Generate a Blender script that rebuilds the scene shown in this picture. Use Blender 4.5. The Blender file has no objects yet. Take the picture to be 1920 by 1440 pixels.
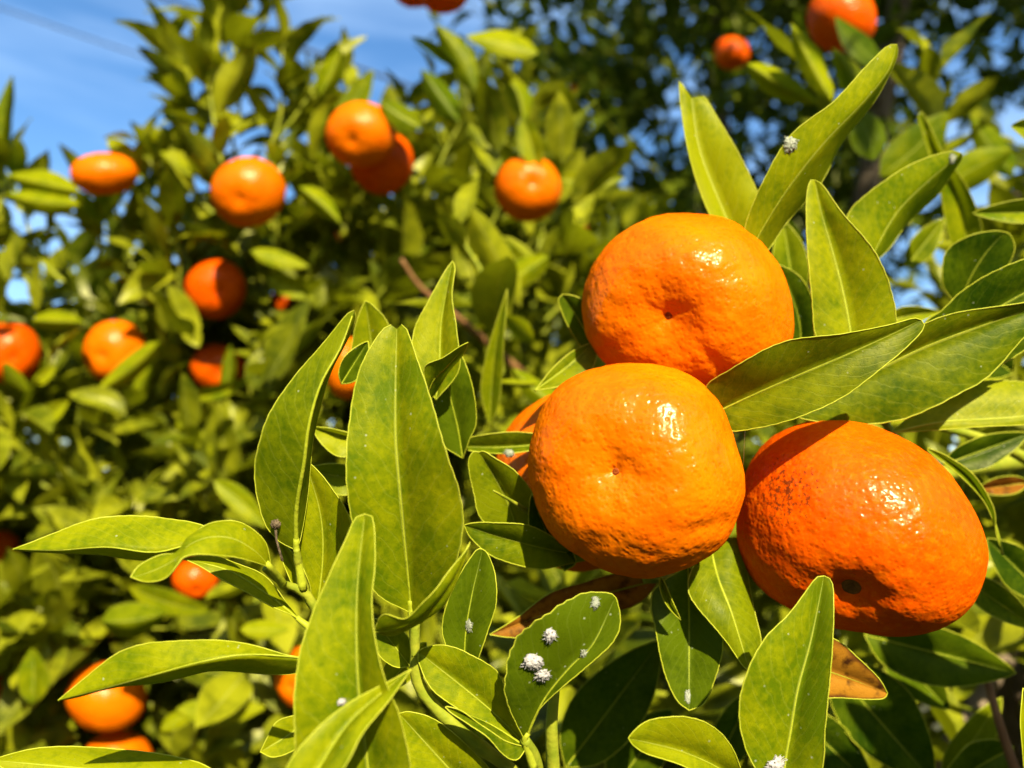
import bpy, math, random
import numpy as np
from mathutils import Vector, Matrix, Quaternion, noise as mnoise

# ------------------------------------------------------------------ camera, sky, sun, exposure
scene = bpy.context.scene
col = scene.collection
F = 1478.0                       # focal length in photo pixels (1920 wide)
PITCH = math.radians(9)
CAM = Vector((0, 0, 1.5))
cd = bpy.data.cameras.new('camera')
cam = bpy.data.objects.new('camera', cd)
col.objects.link(cam)
cam.location = CAM
cam.rotation_euler = (math.radians(90) + PITCH, 0, 0)
cd.sensor_width = 36.0
cd.lens = 36.0 * F / 1920.0
cd.clip_start = 0.01
cd.clip_end = 3000
cd.dof.use_dof = True
cd.dof.focus_distance = 0.222
cd.dof.aperture_fstop = 8.4
cd.dof.aperture_blades = 0
scene.camera = cam

CR = Matrix.Rotation(math.radians(90) + PITCH, 3, 'X')
AX_R, AX_U, AX_B = CR @ Vector((1, 0, 0)), CR @ Vector((0, 1, 0)), CR @ Vector((0, 0, 1))

SUN_CAM = Vector((0.23, 0.68, 0.69)).normalized()      # towards the sun, camera axes
SUN = (CR @ SUN_CAM).normalized()
sun_el = math.asin(SUN.z)
sun_az = math.atan2(SUN.x, SUN.y)

w = bpy.data.worlds.new('World')
scene.world = w
w.use_nodes = True
nt = w.node_tree
nt.nodes.clear()
out = nt.nodes.new('ShaderNodeOutputWorld')
bg = nt.nodes.new('ShaderNodeBackground')
sky = nt.nodes.new('ShaderNodeTexSky')
sky.sky_type = 'NISHITA'
sky.sun_disc = False
sky.sun_elevation = sun_el
sky.sun_rotation = sun_az
sky.altitude = 200
sky.air_density = 1.0
sky.dust_density = 0.8
sky.ozone_density = 1.5
bg.inputs['Strength'].default_value = 0.10
# thin streaky cirrus over the blue
tc = nt.nodes.new('ShaderNodeTexCoord')
mp = nt.nodes.new('ShaderNodeMapping')
mp.inputs['Scale'].default_value = (1.2, 1.2, 9.0)
mp.inputs['Rotation'].default_value = (0.12, 0.0, 0.3)
ns = nt.nodes.new('ShaderNodeTexNoise')
ns.inputs['Scale'].default_value = 2.2
ns.inputs['Detail'].default_value = 5
cr = nt.nodes.new('ShaderNodeValToRGB')
cr.color_ramp.elements[0].position = 0.42
cr.color_ramp.elements[1].position = 0.75
cr.color_ramp.elements[0].color = (0, 0, 0, 1)
cr.color_ramp.elements[1].color = (0.30, 0.30, 0.30, 1)
hs = nt.nodes.new('ShaderNodeHueSaturation')
hs.inputs['Saturation'].default_value = 1.25
mx = nt.nodes.new('ShaderNodeMix')
mx.data_type = 'RGBA'
mx.inputs['B'].default_value = (5.0, 6.6, 8.6, 1)
nt.links.new(tc.outputs['Generated'], mp.inputs['Vector'])
nt.links.new(mp.outputs['Vector'], ns.inputs['Vector'])
nt.links.new(ns.outputs['Fac'], cr.inputs['Fac'])
nt.links.new(sky.outputs['Color'], hs.inputs['Color'])
nt.links.new(hs.outputs['Color'], mx.inputs['A'])
nt.links.new(cr.outputs['Color'], mx.inputs['Factor'])
nt.links.new(mx.outputs['Result'], bg.inputs['Color'])
nt.links.new(bg.outputs['Background'], out.inputs['Surface'])

sd = bpy.data.lights.new('sun', 'SUN')
sd.energy = 5.0
sd.angle = math.radians(0.53)
sd.color = (1.0, 0.91, 0.70)
so = bpy.data.objects.new('sun', sd)
col.objects.link(so)
so.location = (3, -2, 5)
so.rotation_euler = SUN.to_track_quat('Z', 'Y').to_euler()

vs = scene.view_settings
vs.view_transform = 'Standard'
vs.look = 'None'
vs.exposure = 1.27
vs.gamma = 1.0
scene.render.engine = 'CYCLES'
scene.cycles.use_denoising = True
scene.cycles.use_adaptive_sampling = True
scene.cycles.adaptive_threshold = 0.02
scene.cycles.max_bounces = 6
scene.cycles.diffuse_bounces = 3
scene.cycles.glossy_bounces = 3
scene.cycles.transmission_bounces = 4
scene.cycles.sample_clamp_indirect = 6.0

rng = random.Random(7)

def P(px, py, z):
    """a place in the grove: photo pixel and distance along the view axis (m)"""
    return CAM + AX_R * ((px - 960) / F * z) + AX_U * ((720 - py) / F * z) - AX_B * z

# ------------------------------------------------------------------ materials
def new_mat(name):
    m = bpy.data.materials.new(name)
    m.use_nodes = True
    m.node_tree.nodes.clear()
    return m, m.node_tree.nodes, m.node_tree.links

def nd(N, t, **kw):
    n = N.new(t)
    for k, v in kw.items():
        if k in n.inputs.keys():
            n.inputs[k].default_value = v
        else:
            setattr(n, k, v)
    return n

def math_node(N, L, op, a, b=None, c=None):
    n = N.new('ShaderNodeMath')
    n.operation = op
    for i, x in enumerate((a, b, c)):
        if x is None:
            continue
        if isinstance(x, (int, float)):
            n.inputs[i].default_value = x
        else:
            L.new(x, n.inputs[i])
    return n.outputs[0]

def mixc(N, L, fac, a, b):
    n = N.new('ShaderNodeMix')
    n.data_type = 'RGBA'
    for key, x in (('Factor', fac), ('A', a), ('B', b)):
        if isinstance(x, (int, float)):
            n.inputs[key].default_value = x
        elif isinstance(x, tuple):
            n.inputs[key].default_value = (*x, 1)
        else:
            L.new(x, n.inputs[key])
    return n.outputs['Result']

def ramp(N, L, src, p0, p1):
    n = N.new('ShaderNodeMapRange')
    n.inputs['From Min'].default_value = p0
    n.inputs['From Max'].default_value = p1
    L.new(src, n.inputs['Value'])
    return n.outputs['Result']

def leaf_mat(name, c_dark, c_light, c_trans, vein, trans=0.3, rough=0.42, spots=None, near=True, spec=0.007):
    m, N, L = new_mat(name)
    uv = nd(N, 'ShaderNodeUVMap')
    sep = nd(N, 'ShaderNodeSeparateXYZ')
    L.new(uv.outputs['UV'], sep.inputs[0])
    au = math_node(N, L, 'ABSOLUTE', math_node(N, L, 'SUBTRACT', sep.outputs['X'], 0.5))   # 0 at midrib, .5 at margin
    v = sep.outputs['Y']
    geo = nd(N, 'ShaderNodeNewGeometry')
    tint = nd(N, 'ShaderNodeAttribute', attribute_name='tint')
    oi = nd(N, 'ShaderNodeObjectInfo')
    n1 = nd(N, 'ShaderNodeTexNoise', Scale=95.0, Detail=4.0)
    L.new(geo.outputs['Position'], n1.inputs['Vector'])
    t = math_node(N, L, 'ADD', tint.outputs['Fac'], math_node(N, L, 'MULTIPLY', oi.outputs['Random'], 0.35))
    t = math_node(N, L, 'ADD', t, math_node(N, L, 'MULTIPLY', math_node(N, L, 'SUBTRACT', n1.outputs['Fac'], 0.5), 2.0))
    n0 = nd(N, 'ShaderNodeTexNoise', Scale=34.0, Detail=2.0)
    L.new(geo.outputs['Position'], n0.inputs['Vector'])
    t = math_node(N, L, 'ADD', t, math_node(N, L, 'MULTIPLY', math_node(N, L, 'SUBTRACT', n0.outputs['Fac'], 0.5), 1.3))
    if near:
        n9 = nd(N, 'ShaderNodeTexNoise', Scale=520.0, Detail=3.0)
        L.new(geo.outputs['Position'], n9.inputs['Vector'])
        t = math_node(N, L, 'ADD', t, math_node(N, L, 'MULTIPLY', math_node(N, L, 'SUBTRACT', n9.outputs['Fac'], 0.5), 1.5))
    base = mixc(N, L, ramp(N, L, t, 0.0, 1.1), c_dark, c_light)
    # side veins: oblique thin lines on both halves
    ph = math_node(N, L, 'SUBTRACT', math_node(N, L, 'MULTIPLY', v, 13.0), math_node(N, L, 'MULTIPLY', au, 7.0))
    nv = nd(N, 'ShaderNodeTexNoise', Scale=160.0, Detail=2.0)
    L.new(geo.outputs['Position'], nv.inputs['Vector'])
    ph = math_node(N, L, 'ADD', ph, math_node(N, L, 'MULTIPLY', nv.outputs['Fac'], 1.1))
    fr = math_node(N, L, 'ABSOLUTE', math_node(N, L, 'SUBTRACT', math_node(N, L, 'FRACT', ph), 0.5))
    vline = ramp(N, L, fr, 0.09, 0.0)
    base = mixc(N, L, math_node(N, L, 'MULTIPLY', vline, 0.11), base, vein)
    rib = ramp(N, L, au, 0.02, 0.008)
    mar = ramp(N, L, au, 0.485, 0.497)
    base = mixc(N, L, math_node(N, L, 'MULTIPLY', math_node(N, L, 'MAXIMUM', rib, mar), 0.7), base, vein)
    # oil glands (fine dark dots) and pale dust specks
    vo = nd(N, 'ShaderNodeTexVoronoi', Scale=1500.0)
    L.new(geo.outputs['Position'], vo.inputs['Vector'])
    gl = ramp(N, L, vo.outputs['Distance'], 0.33, 0.1)
    base = mixc(N, L, math_node(N, L, 'MULTIPLY', gl, 0.25), base, tuple(x * 0.55 for x in c_dark))
    if near:
        vd = nd(N, 'ShaderNodeTexVoronoi', Scale=430.0)
        L.new(geo.outputs['Position'], vd.inputs['Vector'])
        sc = nd(N, 'ShaderNodeSeparateColor')
        L.new(vd.outputs['Color'], sc.inputs[0])
        dust = math_node(N, L, 'MULTIPLY', ramp(N, L, vd.outputs['Distance'], 0.16, 0.08), ramp(N, L, sc.outputs[0], 0.86, 0.90))
        base = mixc(N, L, math_node(N, L, 'MULTIPLY', dust, 0.40), base, (0.55, 0.56, 0.38))
    if spots:
        ns_ = nd(N, 'ShaderNodeTexNoise', Scale=210.0, Detail=5.0)
        L.new(geo.outputs['Position'], ns_.inputs['Vector'])
        base = mixc(N, L, ramp(N, L, ns_.outputs['Fac'], 0.54, 0.70), base, spots)
        base = mixc(N, L, ramp(N, L, math_node(N, L, 'ADD', au, math_node(N, L, 'MULTIPLY', ns_.outputs['Fac'], 0.25)), 0.50, 0.62), base, tuple(x * 2 for x in spots))
    h = math_node(N, L, 'ADD', math_node(N, L, 'MULTIPLY', vline, -0.12), math_node(N, L, 'MULTIPLY', n1.outputs['Fac'], 1.6))
    h = math_node(N, L, 'ADD', h, math_node(N, L, 'MULTIPLY', gl, -0.15))
    bump = nd(N, 'ShaderNodeBump', Strength=0.35, Distance=0.0006)
    L.new(h, bump.inputs['Height'])
    pb = nd(N, 'ShaderNodeBsdfPrincipled', Roughness=rough)
    pb.inputs['Specular IOR Level'].default_value = 0.0
    L.new(base, pb.inputs['Base Color'])
    L.new(bump.outputs['Normal'], pb.inputs['Normal'])
    tr = nd(N, 'ShaderNodeBsdfTranslucent')
    L.new(mixc(N, L, 0.75, base, c_trans), tr.inputs['Color'])
    L.new(bump.outputs['Normal'], tr.inputs['Normal'])
    ms = nd(N, 'ShaderNodeMixShader', Fac=trans)
    L.new(pb.outputs[0], ms.inputs[1])
    L.new(tr.outputs[0], ms.inputs[2])
    gls = nd(N, 'ShaderNodeBsdfGlossy', Roughness=rough)
    gls.inputs['Color'].default_value = (1.0, 0.95, 0.5, 1)
    L.new(bump.outputs['Normal'], gls.inputs['Normal'])
    m2 = nd(N, 'ShaderNodeMixShader', Fac=spec)
    L.new(ms.outputs[0], m2.inputs[1])
    L.new(gls.outputs[0], m2.inputs[2])
    o = nd(N, 'ShaderNodeOutputMaterial')
    L.new(m2.outputs[0], o.inputs['Surface'])
    return m

VEIN = (0.36, 0.38, 0.05)
M = {}
M['fresh'] = leaf_mat('leaf_fresh', (0.080, 0.125, 0.001), (0.245, 0.255, 0.0015), (0.34, 0.39, 0.002), VEIN, 0.30)
M['green'] = leaf_mat('leaf_green', (0.040, 0.074, 0.001), (0.160, 0.182, 0.0015), (0.22, 0.32, 0.002), VEIN, 0.27)
M['dark'] = leaf_mat('leaf_mature', (0.016, 0.036, 0.001), (0.068, 0.098, 0.0015), (0.09, 0.21, 0.002), (0.2, 0.24, 0.03), 0.22, 0.36)
M['dry'] = leaf_mat('leaf_dry', (0.22, 0.075, 0.006), (0.36, 0.15, 0.010), (0.4, 0.13, 0.01), (0.40, 0.20, 0.03), 0.22, 0.55, (0.05, 0.016, 0.004))
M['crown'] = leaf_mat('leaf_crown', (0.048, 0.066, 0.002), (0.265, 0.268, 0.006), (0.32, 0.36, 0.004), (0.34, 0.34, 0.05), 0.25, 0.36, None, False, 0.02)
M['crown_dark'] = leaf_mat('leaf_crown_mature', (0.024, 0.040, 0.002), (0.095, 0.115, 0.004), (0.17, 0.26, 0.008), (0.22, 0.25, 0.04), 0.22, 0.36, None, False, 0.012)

def plain_mat(name, c0, c1, scale, rough=0.6, bumpd=0.0005, bscale=None, trans=0.0):
    m, N, L = new_mat(name)
    tcn = nd(N, 'ShaderNodeTexCoord')
    n1 = nd(N, 'ShaderNodeTexNoise', Scale=scale, Detail=5.0)
    L.new(tcn.outputs['Object'], n1.inputs['Vector'])
    b = mixc(N, L, ramp(N, L, n1.outputs['Fac'], 0.3, 0.7), c0, c1)
    n2 = nd(N, 'ShaderNodeTexNoise', Scale=bscale or scale * 3, Detail=4.0)
    L.new(tcn.outputs['Object'], n2.inputs['Vector'])
    bump = nd(N, 'ShaderNodeBump', Strength=0.6, Distance=bumpd)
    L.new(n2.outputs['Fac'], bump.inputs['Height'])
    pb = nd(N, 'ShaderNodeBsdfPrincipled', Roughness=rough)
    pb.inputs['Specular IOR Level'].default_value = 0.12
    L.new(b, pb.inputs['Base Color'])
    L.new(bump.outputs['Normal'], pb.inputs['Normal'])
    o = nd(N, 'ShaderNodeOutputMaterial')
    L.new(pb.outputs[0], o.inputs['Surface'])
    return m

M['margin'] = plain_mat('leaf_margin', (0.30, 0.32, 0.012), (0.40, 0.40, 0.03), 200, 0.45)
M['rib'] = plain_mat('leaf_rib', (0.25, 0.28, 0.010), (0.34, 0.36, 0.02), 200, 0.45)
M['twig'] = plain_mat('twig_green', (0.16, 0.20, 0.010), (0.30, 0.30, 0.02), 180, 0.5)
M['bark'] = plain_mat('bark', (0.09, 0.06, 0.035), (0.2, 0.15, 0.09), 60, 0.85, 0.002)
M['redtwig'] = plain_mat('twig_brown', (0.14, 0.06, 0.02), (0.24, 0.12, 0.04), 120, 0.7)
M['scar'] = plain_mat('fruit_scar', (0.12, 0.020, 0.002), (0.30, 0.060, 0.004), 900, 0.75, 0.0004)
M['calyx'] = plain_mat('fruit_calyx', (0.09, 0.04, 0.008), (0.22, 0.09, 0.015), 500, 0.75, 0.0004)
M['wax'] = plain_mat('insect_wax', (0.30, 0.27, 0.23), (0.50, 0.47, 0.43), 1500, 0.9, 0.0004)
M['oldwax'] = plain_mat('insect_old_wax', (0.20, 0.22, 0.13), (0.36, 0.36, 0.27), 1500, 0.9, 0.0004)
M['bud'] = plain_mat('dried_bud', (0.04, 0.025, 0.012), (0.18, 0.13, 0.07), 900, 0.9, 0.0006)
M['cable'] = plain_mat('cable', (0.02, 0.02, 0.022), (0.035, 0.035, 0.04), 5, 0.6)
M['thread'] = plain_mat('spider_silk', (0.7, 0.7, 0.68), (0.8, 0.8, 0.78), 50, 0.4)

def peel_mat(name, c_lo, c_hi, scar_at=None, sss=0.0):
    m, N, L = new_mat(name)
    tcn = nd(N, 'ShaderNodeTexCoord')
    oi = nd(N, 'ShaderNodeObjectInfo')
    off = nd(N, 'ShaderNodeVectorMath', operation='ADD')
    L.new(tcn.outputs['Object'], off.inputs[0])
    L.new(oi.outputs['Random'], off.inputs[1])
    n1 = nd(N, 'ShaderNodeTexNoise', Scale=55.0, Detail=4.0)
    L.new(off.outputs[0], n1.inputs['Vector'])
    n2 = nd(N, 'ShaderNodeTexNoise', Scale=420.0, Detail=3.0)
    L.new(off.outputs[0], n2.inputs['Vector'])
    base = mixc(N, L, ramp(N, L, n1.outputs['Fac'], 0.3, 0.7), c_lo, c_hi)
    base = mixc(N, L, math_node(N, L, 'MULTIPLY', ramp(N, L, n2.outputs['Fac'], 0.5, 0.72), 0.45), base, (0.68, 0.150, 0.001))
    vo = nd(N, 'ShaderNodeTexVoronoi', Scale=560.0)
    vo.inputs['Randomness'].default_value = 0.9
    L.new(off.outputs[0], vo.inputs['Vector'])
    pores = ramp(N, L, vo.outputs['Distance'], 0.45, 0.0)
    base = mixc(N, L, math_node(N, L, 'MULTIPLY', pores, 0.20), base, (0.45, 0.035, 0.0005))
    # sparse dark specks
    v2 = nd(N, 'ShaderNodeTexVoronoi', Scale=640.0)
    L.new(off.outputs[0], v2.inputs['Vector'])
    sc = nd(N, 'ShaderNodeSeparateColor')
    L.new(v2.outputs['Color'], sc.inputs[0])
    n3 = nd(N, 'ShaderNodeTexNoise', Scale=40.0, Detail=2.0)
    L.new(off.outputs[0], n3.inputs['Vector'])
    spk = math_node(N, L, 'MULTIPLY', ramp(N, L, v2.outputs['Distance'], 0.17, 0.09), ramp(N, L, sc.outputs[0], 0.82, 0.88))
    spk = math_node(N, L, 'MULTIPLY', spk, ramp(N, L, n3.outputs['Fac'], 0.45, 0.6))
    base = mixc(N, L, math_node(N, L, 'MULTIPLY', spk, 0.7), base, (0.16, 0.03, 0.004))
    rough_src = None
    if scar_at is not None:
        ds = nd(N, 'ShaderNodeVectorMath', operation='DISTANCE')
        L.new(tcn.outputs['Object'], ds.inputs[0])
        ds.inputs[1].default_value = scar_at
        n4 = nd(N, 'ShaderNodeTexNoise', Scale=750.0, Detail=5.0)
        n4.inputs['Roughness'].default_value = 0.7
        L.new(tcn.outputs['Object'], n4.inputs['Vector'])
        fall = ramp(N, L, ds.outputs['Value'], 0.019, 0.003)
        k = math_node(N, L, 'ADD', n4.outputs['Fac'], math_node(N, L, 'MULTIPLY', fall, 0.33))
        base = mixc(N, L, math_node(N, L, 'MULTIPLY', ramp(N, L, k, 0.64, 0.72), 0.9), base, (0.12, 0.022, 0.004))
    h = math_node(N, L, 'ADD', math_node(N, L, 'MULTIPLY', n1.outputs['Fac'], 0.0), math_node(N, L, 'MULTIPLY', pores, -0.34))
    n5 = nd(N, 'ShaderNodeTexNoise', Scale=310.0, Detail=1.5)
    L.new(off.outputs[0], n5.inputs['Vector'])
    h = math_node(N, L, 'ADD', h, math_node(N, L, 'MULTIPLY', n5.outputs['Fac'], 1.5))
    bump = nd(N, 'ShaderNodeBump', Strength=0.52, Distance=0.0008)
    L.new(h, bump.inputs['Height'])
    pb = nd(N, 'ShaderNodeBsdfPrincipled', Roughness=0.5)
    pb.inputs['Specular IOR Level'].default_value = 0.0
    pb.inputs['Subsurface Weight'].default_value = sss
    pb.inputs['Subsurface Radius'].default_value = (1.0, 0.25, 0.02)
    pb.inputs['Subsurface Scale'].default_value = 0.004
    L.new(base, pb.inputs['Base Color'])
    L.new(bump.outputs['Normal'], pb.inputs['Normal'])
    gls = nd(N, 'ShaderNodeBsdfGlossy', Roughness=0.26)
    gls.inputs['Color'].default_value = (1.0, 0.92, 0.66, 1)
    L.new(bump.outputs['Normal'], gls.inputs['Normal'])
    m2 = nd(N, 'ShaderNodeMixShader', Fac=0.016)
    L.new(pb.outputs[0], m2.inputs[1])
    L.new(gls.outputs[0], m2.inputs[2])
    o = nd(N, 'ShaderNodeOutputMaterial')
    L.new(m2.outputs[0], o.inputs['Surface'])
    return m

M['peel'] = peel_mat('peel_orange', (0.61, 0.098, 0.0004), (0.69, 0.138, 0.0006))
M['peel_near'] = peel_mat('peel_orange_near', (0.59, 0.090, 0.0004), (0.70, 0.148, 0.0006), None, 0.15)
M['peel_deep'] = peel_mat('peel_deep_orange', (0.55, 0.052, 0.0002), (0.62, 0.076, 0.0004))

# ------------------------------------------------------------------ helpers
def tag(o, label=None, cat=None, group=None, kind=None):
    if label: o['label'] = label
    if cat: o['category'] = cat
    if group: o['group'] = group
    if kind: o['kind'] = kind
    return o

def mesh_obj(name, verts, faces, mats, parent=None, loc=(0, 0, 0), uvs=None, fmat=None, tint=None, smooth=True):
    me = bpy.data.meshes.new(name)
    me.from_pydata([tuple(v) for v in verts], [], faces)
    for mm in mats:
        me.materials.append(mm)
    if smooth:
        me.polygons.foreach_set('use_smooth', [True] * len(me.polygons))
    if fmat is not None:
        me.polygons.foreach_set('material_index', fmat)
    if uvs is not None:
        lay = me.uv_layers.new(name='UVMap')
        li = np.empty(len(me.loops), dtype=np.int32)
        me.loops.foreach_get('vertex_index', li)
        lay.data.foreach_set('uv', np.asarray(uvs, dtype=np.float32)[li].ravel())
    if tint is not None:
        at = me.attributes.new('tint', 'FLOAT', 'POINT')
        at.data.foreach_set('value', np.broadcast_to(np.asarray(tint, dtype=np.float32), (len(verts),)).copy())
    me.update()
    o = bpy.data.objects.new(name, me)
    col.objects.link(o)
    o.location = loc
    if parent is not None:
        o.parent = parent
    return o

def empty(name, loc):
    o = bpy.data.objects.new(name, None)
    o.empty_display_size = 0.02
    o.location = loc
    col.objects.link(o)
    return o

def catmull(pts, n):
    """smooth curve through pts (arrays), n samples evenly by arc length"""
    p = np.asarray(pts, dtype=float)
    if len(p) == 2:
        t = np.linspace(0, 1, n)[:, None]
        return p[0] * (1 - t) + p[1] * t
    q = np.vstack([2 * p[0] - p[1], p, 2 * p[-1] - p[-2]])
    o = []
    for i in range(1, len(q) - 2):
        t = np.linspace(0, 1, 14, endpoint=False)[:, None]
        a, b, c, d = q[i - 1], q[i], q[i + 1], q[i + 2]
        o.append(0.5 * (2 * b + (c - a) * t + (2 * a - 5 * b + 4 * c - d) * t ** 2 + (3 * b - a - 3 * c + d) * t ** 3))
    o.append(p[-1][None])
    o = np.vstack(o)
    s = np.r_[0, np.cumsum(np.linalg.norm(np.diff(o, axis=0), axis=1))]
    u = np.linspace(0, s[-1], n)
    return np.stack([np.interp(u, s, o[:, k]) for k in range(o.shape[1])], axis=1)

def tube(pts, radii, sides=8, caps=True):
    """verts, faces of a tapered tube along pts"""
    pts = [Vector(p) for p in pts]
    n = len(pts)
    V, Fc = [], []
    t0 = (pts[1] - pts[0]).normalized()
    ref = t0.orthogonal().normalized()
    for i, p in enumerate(pts):
        t = (pts[min(i + 1, n - 1)] - pts[max(i - 1, 0)])
        t = t.normalized() if t.length > 1e-12 else t0
        ref = (ref - t * ref.dot(t))
        ref = ref.normalized() if ref.length > 1e-9 else t.orthogonal().normalized()
        b = t.cross(ref)
        for k in range(sides):
            a = 2 * math.pi * k / sides
            V.append(p + (ref * math.cos(a) + b * math.sin(a)) * radii[i])
    for i in range(n - 1):
        for k in range(sides):
            k2 = (k + 1) % sides
            Fc.append((i * sides + k, i * sides + k2, (i + 1) * sides + k2, (i + 1) * sides + k))
    if caps:
        Fc.append(tuple(reversed(range(sides))))
        Fc.append(tuple((n - 1) * sides + k for k in range(sides)))
    return V, Fc

class Bag:
    def __init__(self):
        self.v, self.f, self.m = [], [], []
    def add(self, vf, mi=0):
        o = len(self.v)
        self.v += list(vf[0])
        self.f += [tuple(i + o for i in q) for q in vf[1]]
        self.m += [mi] * len(vf[1])

# ------------------------------------------------------------------ ground and trees (roots)
def ground():
    n = 60
    ext = np.concatenate([-np.geomspace(900, 1.0, n), [0], np.geomspace(1.0, 900, n)])
    V, Fc = [], []
    for y in ext:
        for x in ext:
            z = 0.03 * mnoise.noise(Vector((x * 0.9, y * 0.9, 0))) + 0.012 * mnoise.noise(Vector((x * 4, y * 4, 3)))
            V.append((x, y, z))
    k = len(ext)
    for j in range(k - 1):
        for i in range(k - 1):
            Fc.append((j * k + i, j * k + i + 1, (j + 1) * k + i + 1, (j + 1) * k + i))
    m = plain_mat('orchard_soil', (0.035, 0.040, 0.015), (0.085, 0.075, 0.035), 2.5, 0.95, 0.02, 14)
    tag(mesh_obj('ground', V, Fc, [m]), kind='structure')
ground()

tree_front = empty('tangerine_tree', (0.62, 0.80, 0.0))
tag(tree_front, 'tangerine tree whose sharp front branch carries the clustered large fruits', 'tree', 'tangerine trees of the grove')
tree_bush = empty('tangerine_tree', (-0.22, 1.25, 0.0))
tag(tree_bush, 'low bushy sunlit tangerine tree dotted with small blurred fruits under open blue sky', 'tree', 'tangerine trees of the grove')
tree_tall = empty('tangerine_tree', (0.62, 2.15, 0.0))
tag(tree_tall, 'tall dark shaded tangerine tree with specks of sky showing through its crown', 'tree', 'tangerine trees of the grove')

# ------------------------------------------------------------------ hand-placed leaves
SURF_V, SURF_F = [], []                                   # blades built so far, to set small things down on them
def leaf(L, R, Mid, z, dl=-0.004, dr=-0.004, mat='green', tint=0.5, bulge=0.06, wave=0.012, tree=tree_front,
         rib=1.0, stalk=None, label=None, n=44, m=5, notch=False, cren=0.018, seed=None, edge=True):
    """leaf blade from base to tip; L, R, Mid are polylines in photo pixels, z the distance(s) of the midrib (m),
       dl, dr how much farther (+) or nearer (-) each margin lies at the widest place"""
    if dl >= 0 and dr >= 0 and max(dl, dr) < .0085:        # most blades are shallow troughs open to the light
        dl, dr = -dl - .0012, -dr - .0012
    r = random.Random(seed if seed is not None else int(Mid[0][0] * 7 + Mid[0][1]))
    L = [Mid[0]] + list(L) + ([Mid[-1]] if not notch else [])
    R = [Mid[0]] + list(R) + ([Mid[-1]] if not notch else [])
    l2, r2, m2 = catmull(L, n), catmull(R, n), catmull(Mid, n)
    zs = np.atleast_1d(np.asarray(z, dtype=float))
    if len(zs) == 1:
        zs = np.repeat(zs, 2)
    zz = catmull(np.stack([np.linspace(0, 1, len(zs)), zs], 1), n)[:, 1]
    wl = np.linalg.norm(l2 - m2, axis=1); wr = np.linalg.norm(r2 - m2, axis=1)
    # offsets follow a lens profile so the blade stays a smooth V or saddle
    t = np.linspace(0, 1, n)
    prof = np.sin(np.pi * np.clip(t, 0, 1) ** 0.9) ** 0.8
    zl = zz + dl * prof; zr = zz + dr * prof
    Lw = np.array([P(x, y, q) for (x, y), q in zip(l2, zl)])
    Rw = np.array([P(x, y, q) for (x, y), q in zip(r2, zr)])
    Mw = np.array([P(x, y, q) for (x, y), q in zip(m2, zz)])
    tan = np.gradient(Mw, axis=0)
    nor = np.cross(Rw - Lw, tan)
    nor /= np.linalg.norm(nor, axis=1)[:, None] + 1e-12
    tocam = np.array(CAM)[None] - Mw
    sgn = np.sign((nor * tocam).sum(1)); s0 = np.sign(sgn.sum()) or 1
    nor *= s0
    ph, fq = r.uniform(0, 6.28), r.uniform(1.6, 2.6)
    V, UV = [], []
    off = Vector(Mw[0])
    ncr = 26
    for i in range(n):
        for j in range(-m, m + 1):
            s = abs(j) / m
            E = Lw[i] if j < 0 else Rw[i]
            hw = np.linalg.norm(E - Mw[i])
            p = Mw[i] * (1 - s) + E * s
            wv = wave * hw * s * s * math.sin(t[i] * fq * 6.28 + ph + (1.3 if j < 0 else 0)) * 4
            p = p + nor[i] * (bulge * hw * math.sin(math.pi * s) * 1.2 + wv)
            if abs(j) == m and cren:                       # shallow crenate teeth
                sw = (t[i] * ncr + (0.4 if j < 0 else 0)) % 1.0
                p = p + (Mw[i] - E) * cren * sw
            V.append(p - np.array(off)); UV.append((0.5 + 0.5 * j / m, t[i]))
    k = 2 * m + 1
    Fc = [(i * k + j, i * k + j + 1, (i + 1) * k + j + 1, (i + 1) * k + j) for i in range(n - 1) for j in range(k - 1)]
    fm = [0] * len(Fc)
    tn = [tint] * len(V)
    if edge:                                               # the thickened rim of the blade
        er = 0.00017 * (zs.mean() / 0.22) ** 0.5
        for rim in ([Vector(V[i * k]) for i in range(n)], [Vector(V[i * k + k - 1]) for i in range(n)]):
            rim = [q for a, q in enumerate(rim) if a == 0 or (q - rim[a - 1]).length > 1e-5]
            ev, ef = tube(rim, [er] * len(rim), 5, False)
            o = len(V)
            V += [np.array(q) for q in ev]; UV += [(0.99, 0.5)] * len(ev); tn += [tint] * len(ev)
            Fc += [tuple(a + o for a in q) for q in ef]; fm += [1] * len(ef)
    oo = len(SURF_V)
    SURF_V.extend([Vector(q) + off for q in V]); SURF_F.extend([tuple(a + oo for a in q) for q in Fc])
    lo = mesh_obj('leaf', V, Fc, [M[mat], M['margin']], tree, off - tree.location, UV, fm, tn)
    if label:
        lo['label'] = label
    if rib:
        mid = [Vector(Mw[i]) - off + Vector(nor[i]) * (-0.00015) for i in range(0, n - 1, 2)]
        rad = [0.00050 * rib * (1 - 0.8 * a / len(mid)) for a in range(len(mid))]
        V2, F2 = tube(mid, rad, 6)
        mesh_obj('midrib', V2, F2, [M['rib']], lo)
    if stalk:
        sp = [Vector(Mw[2]) - off, Vector(Mw[0]) - off, P(stalk[0], stalk[1], stalk[2]) - off]
        cp = catmull([tuple(q) for q in sp], 10)
        V3, F3 = tube(cp, [0.0008 + 0.0005 * a / 9 for a in range(10)], 8)
        mesh_obj('leaf_stalk', V3, F3, [M['rib']], lo)
    return lo

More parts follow.
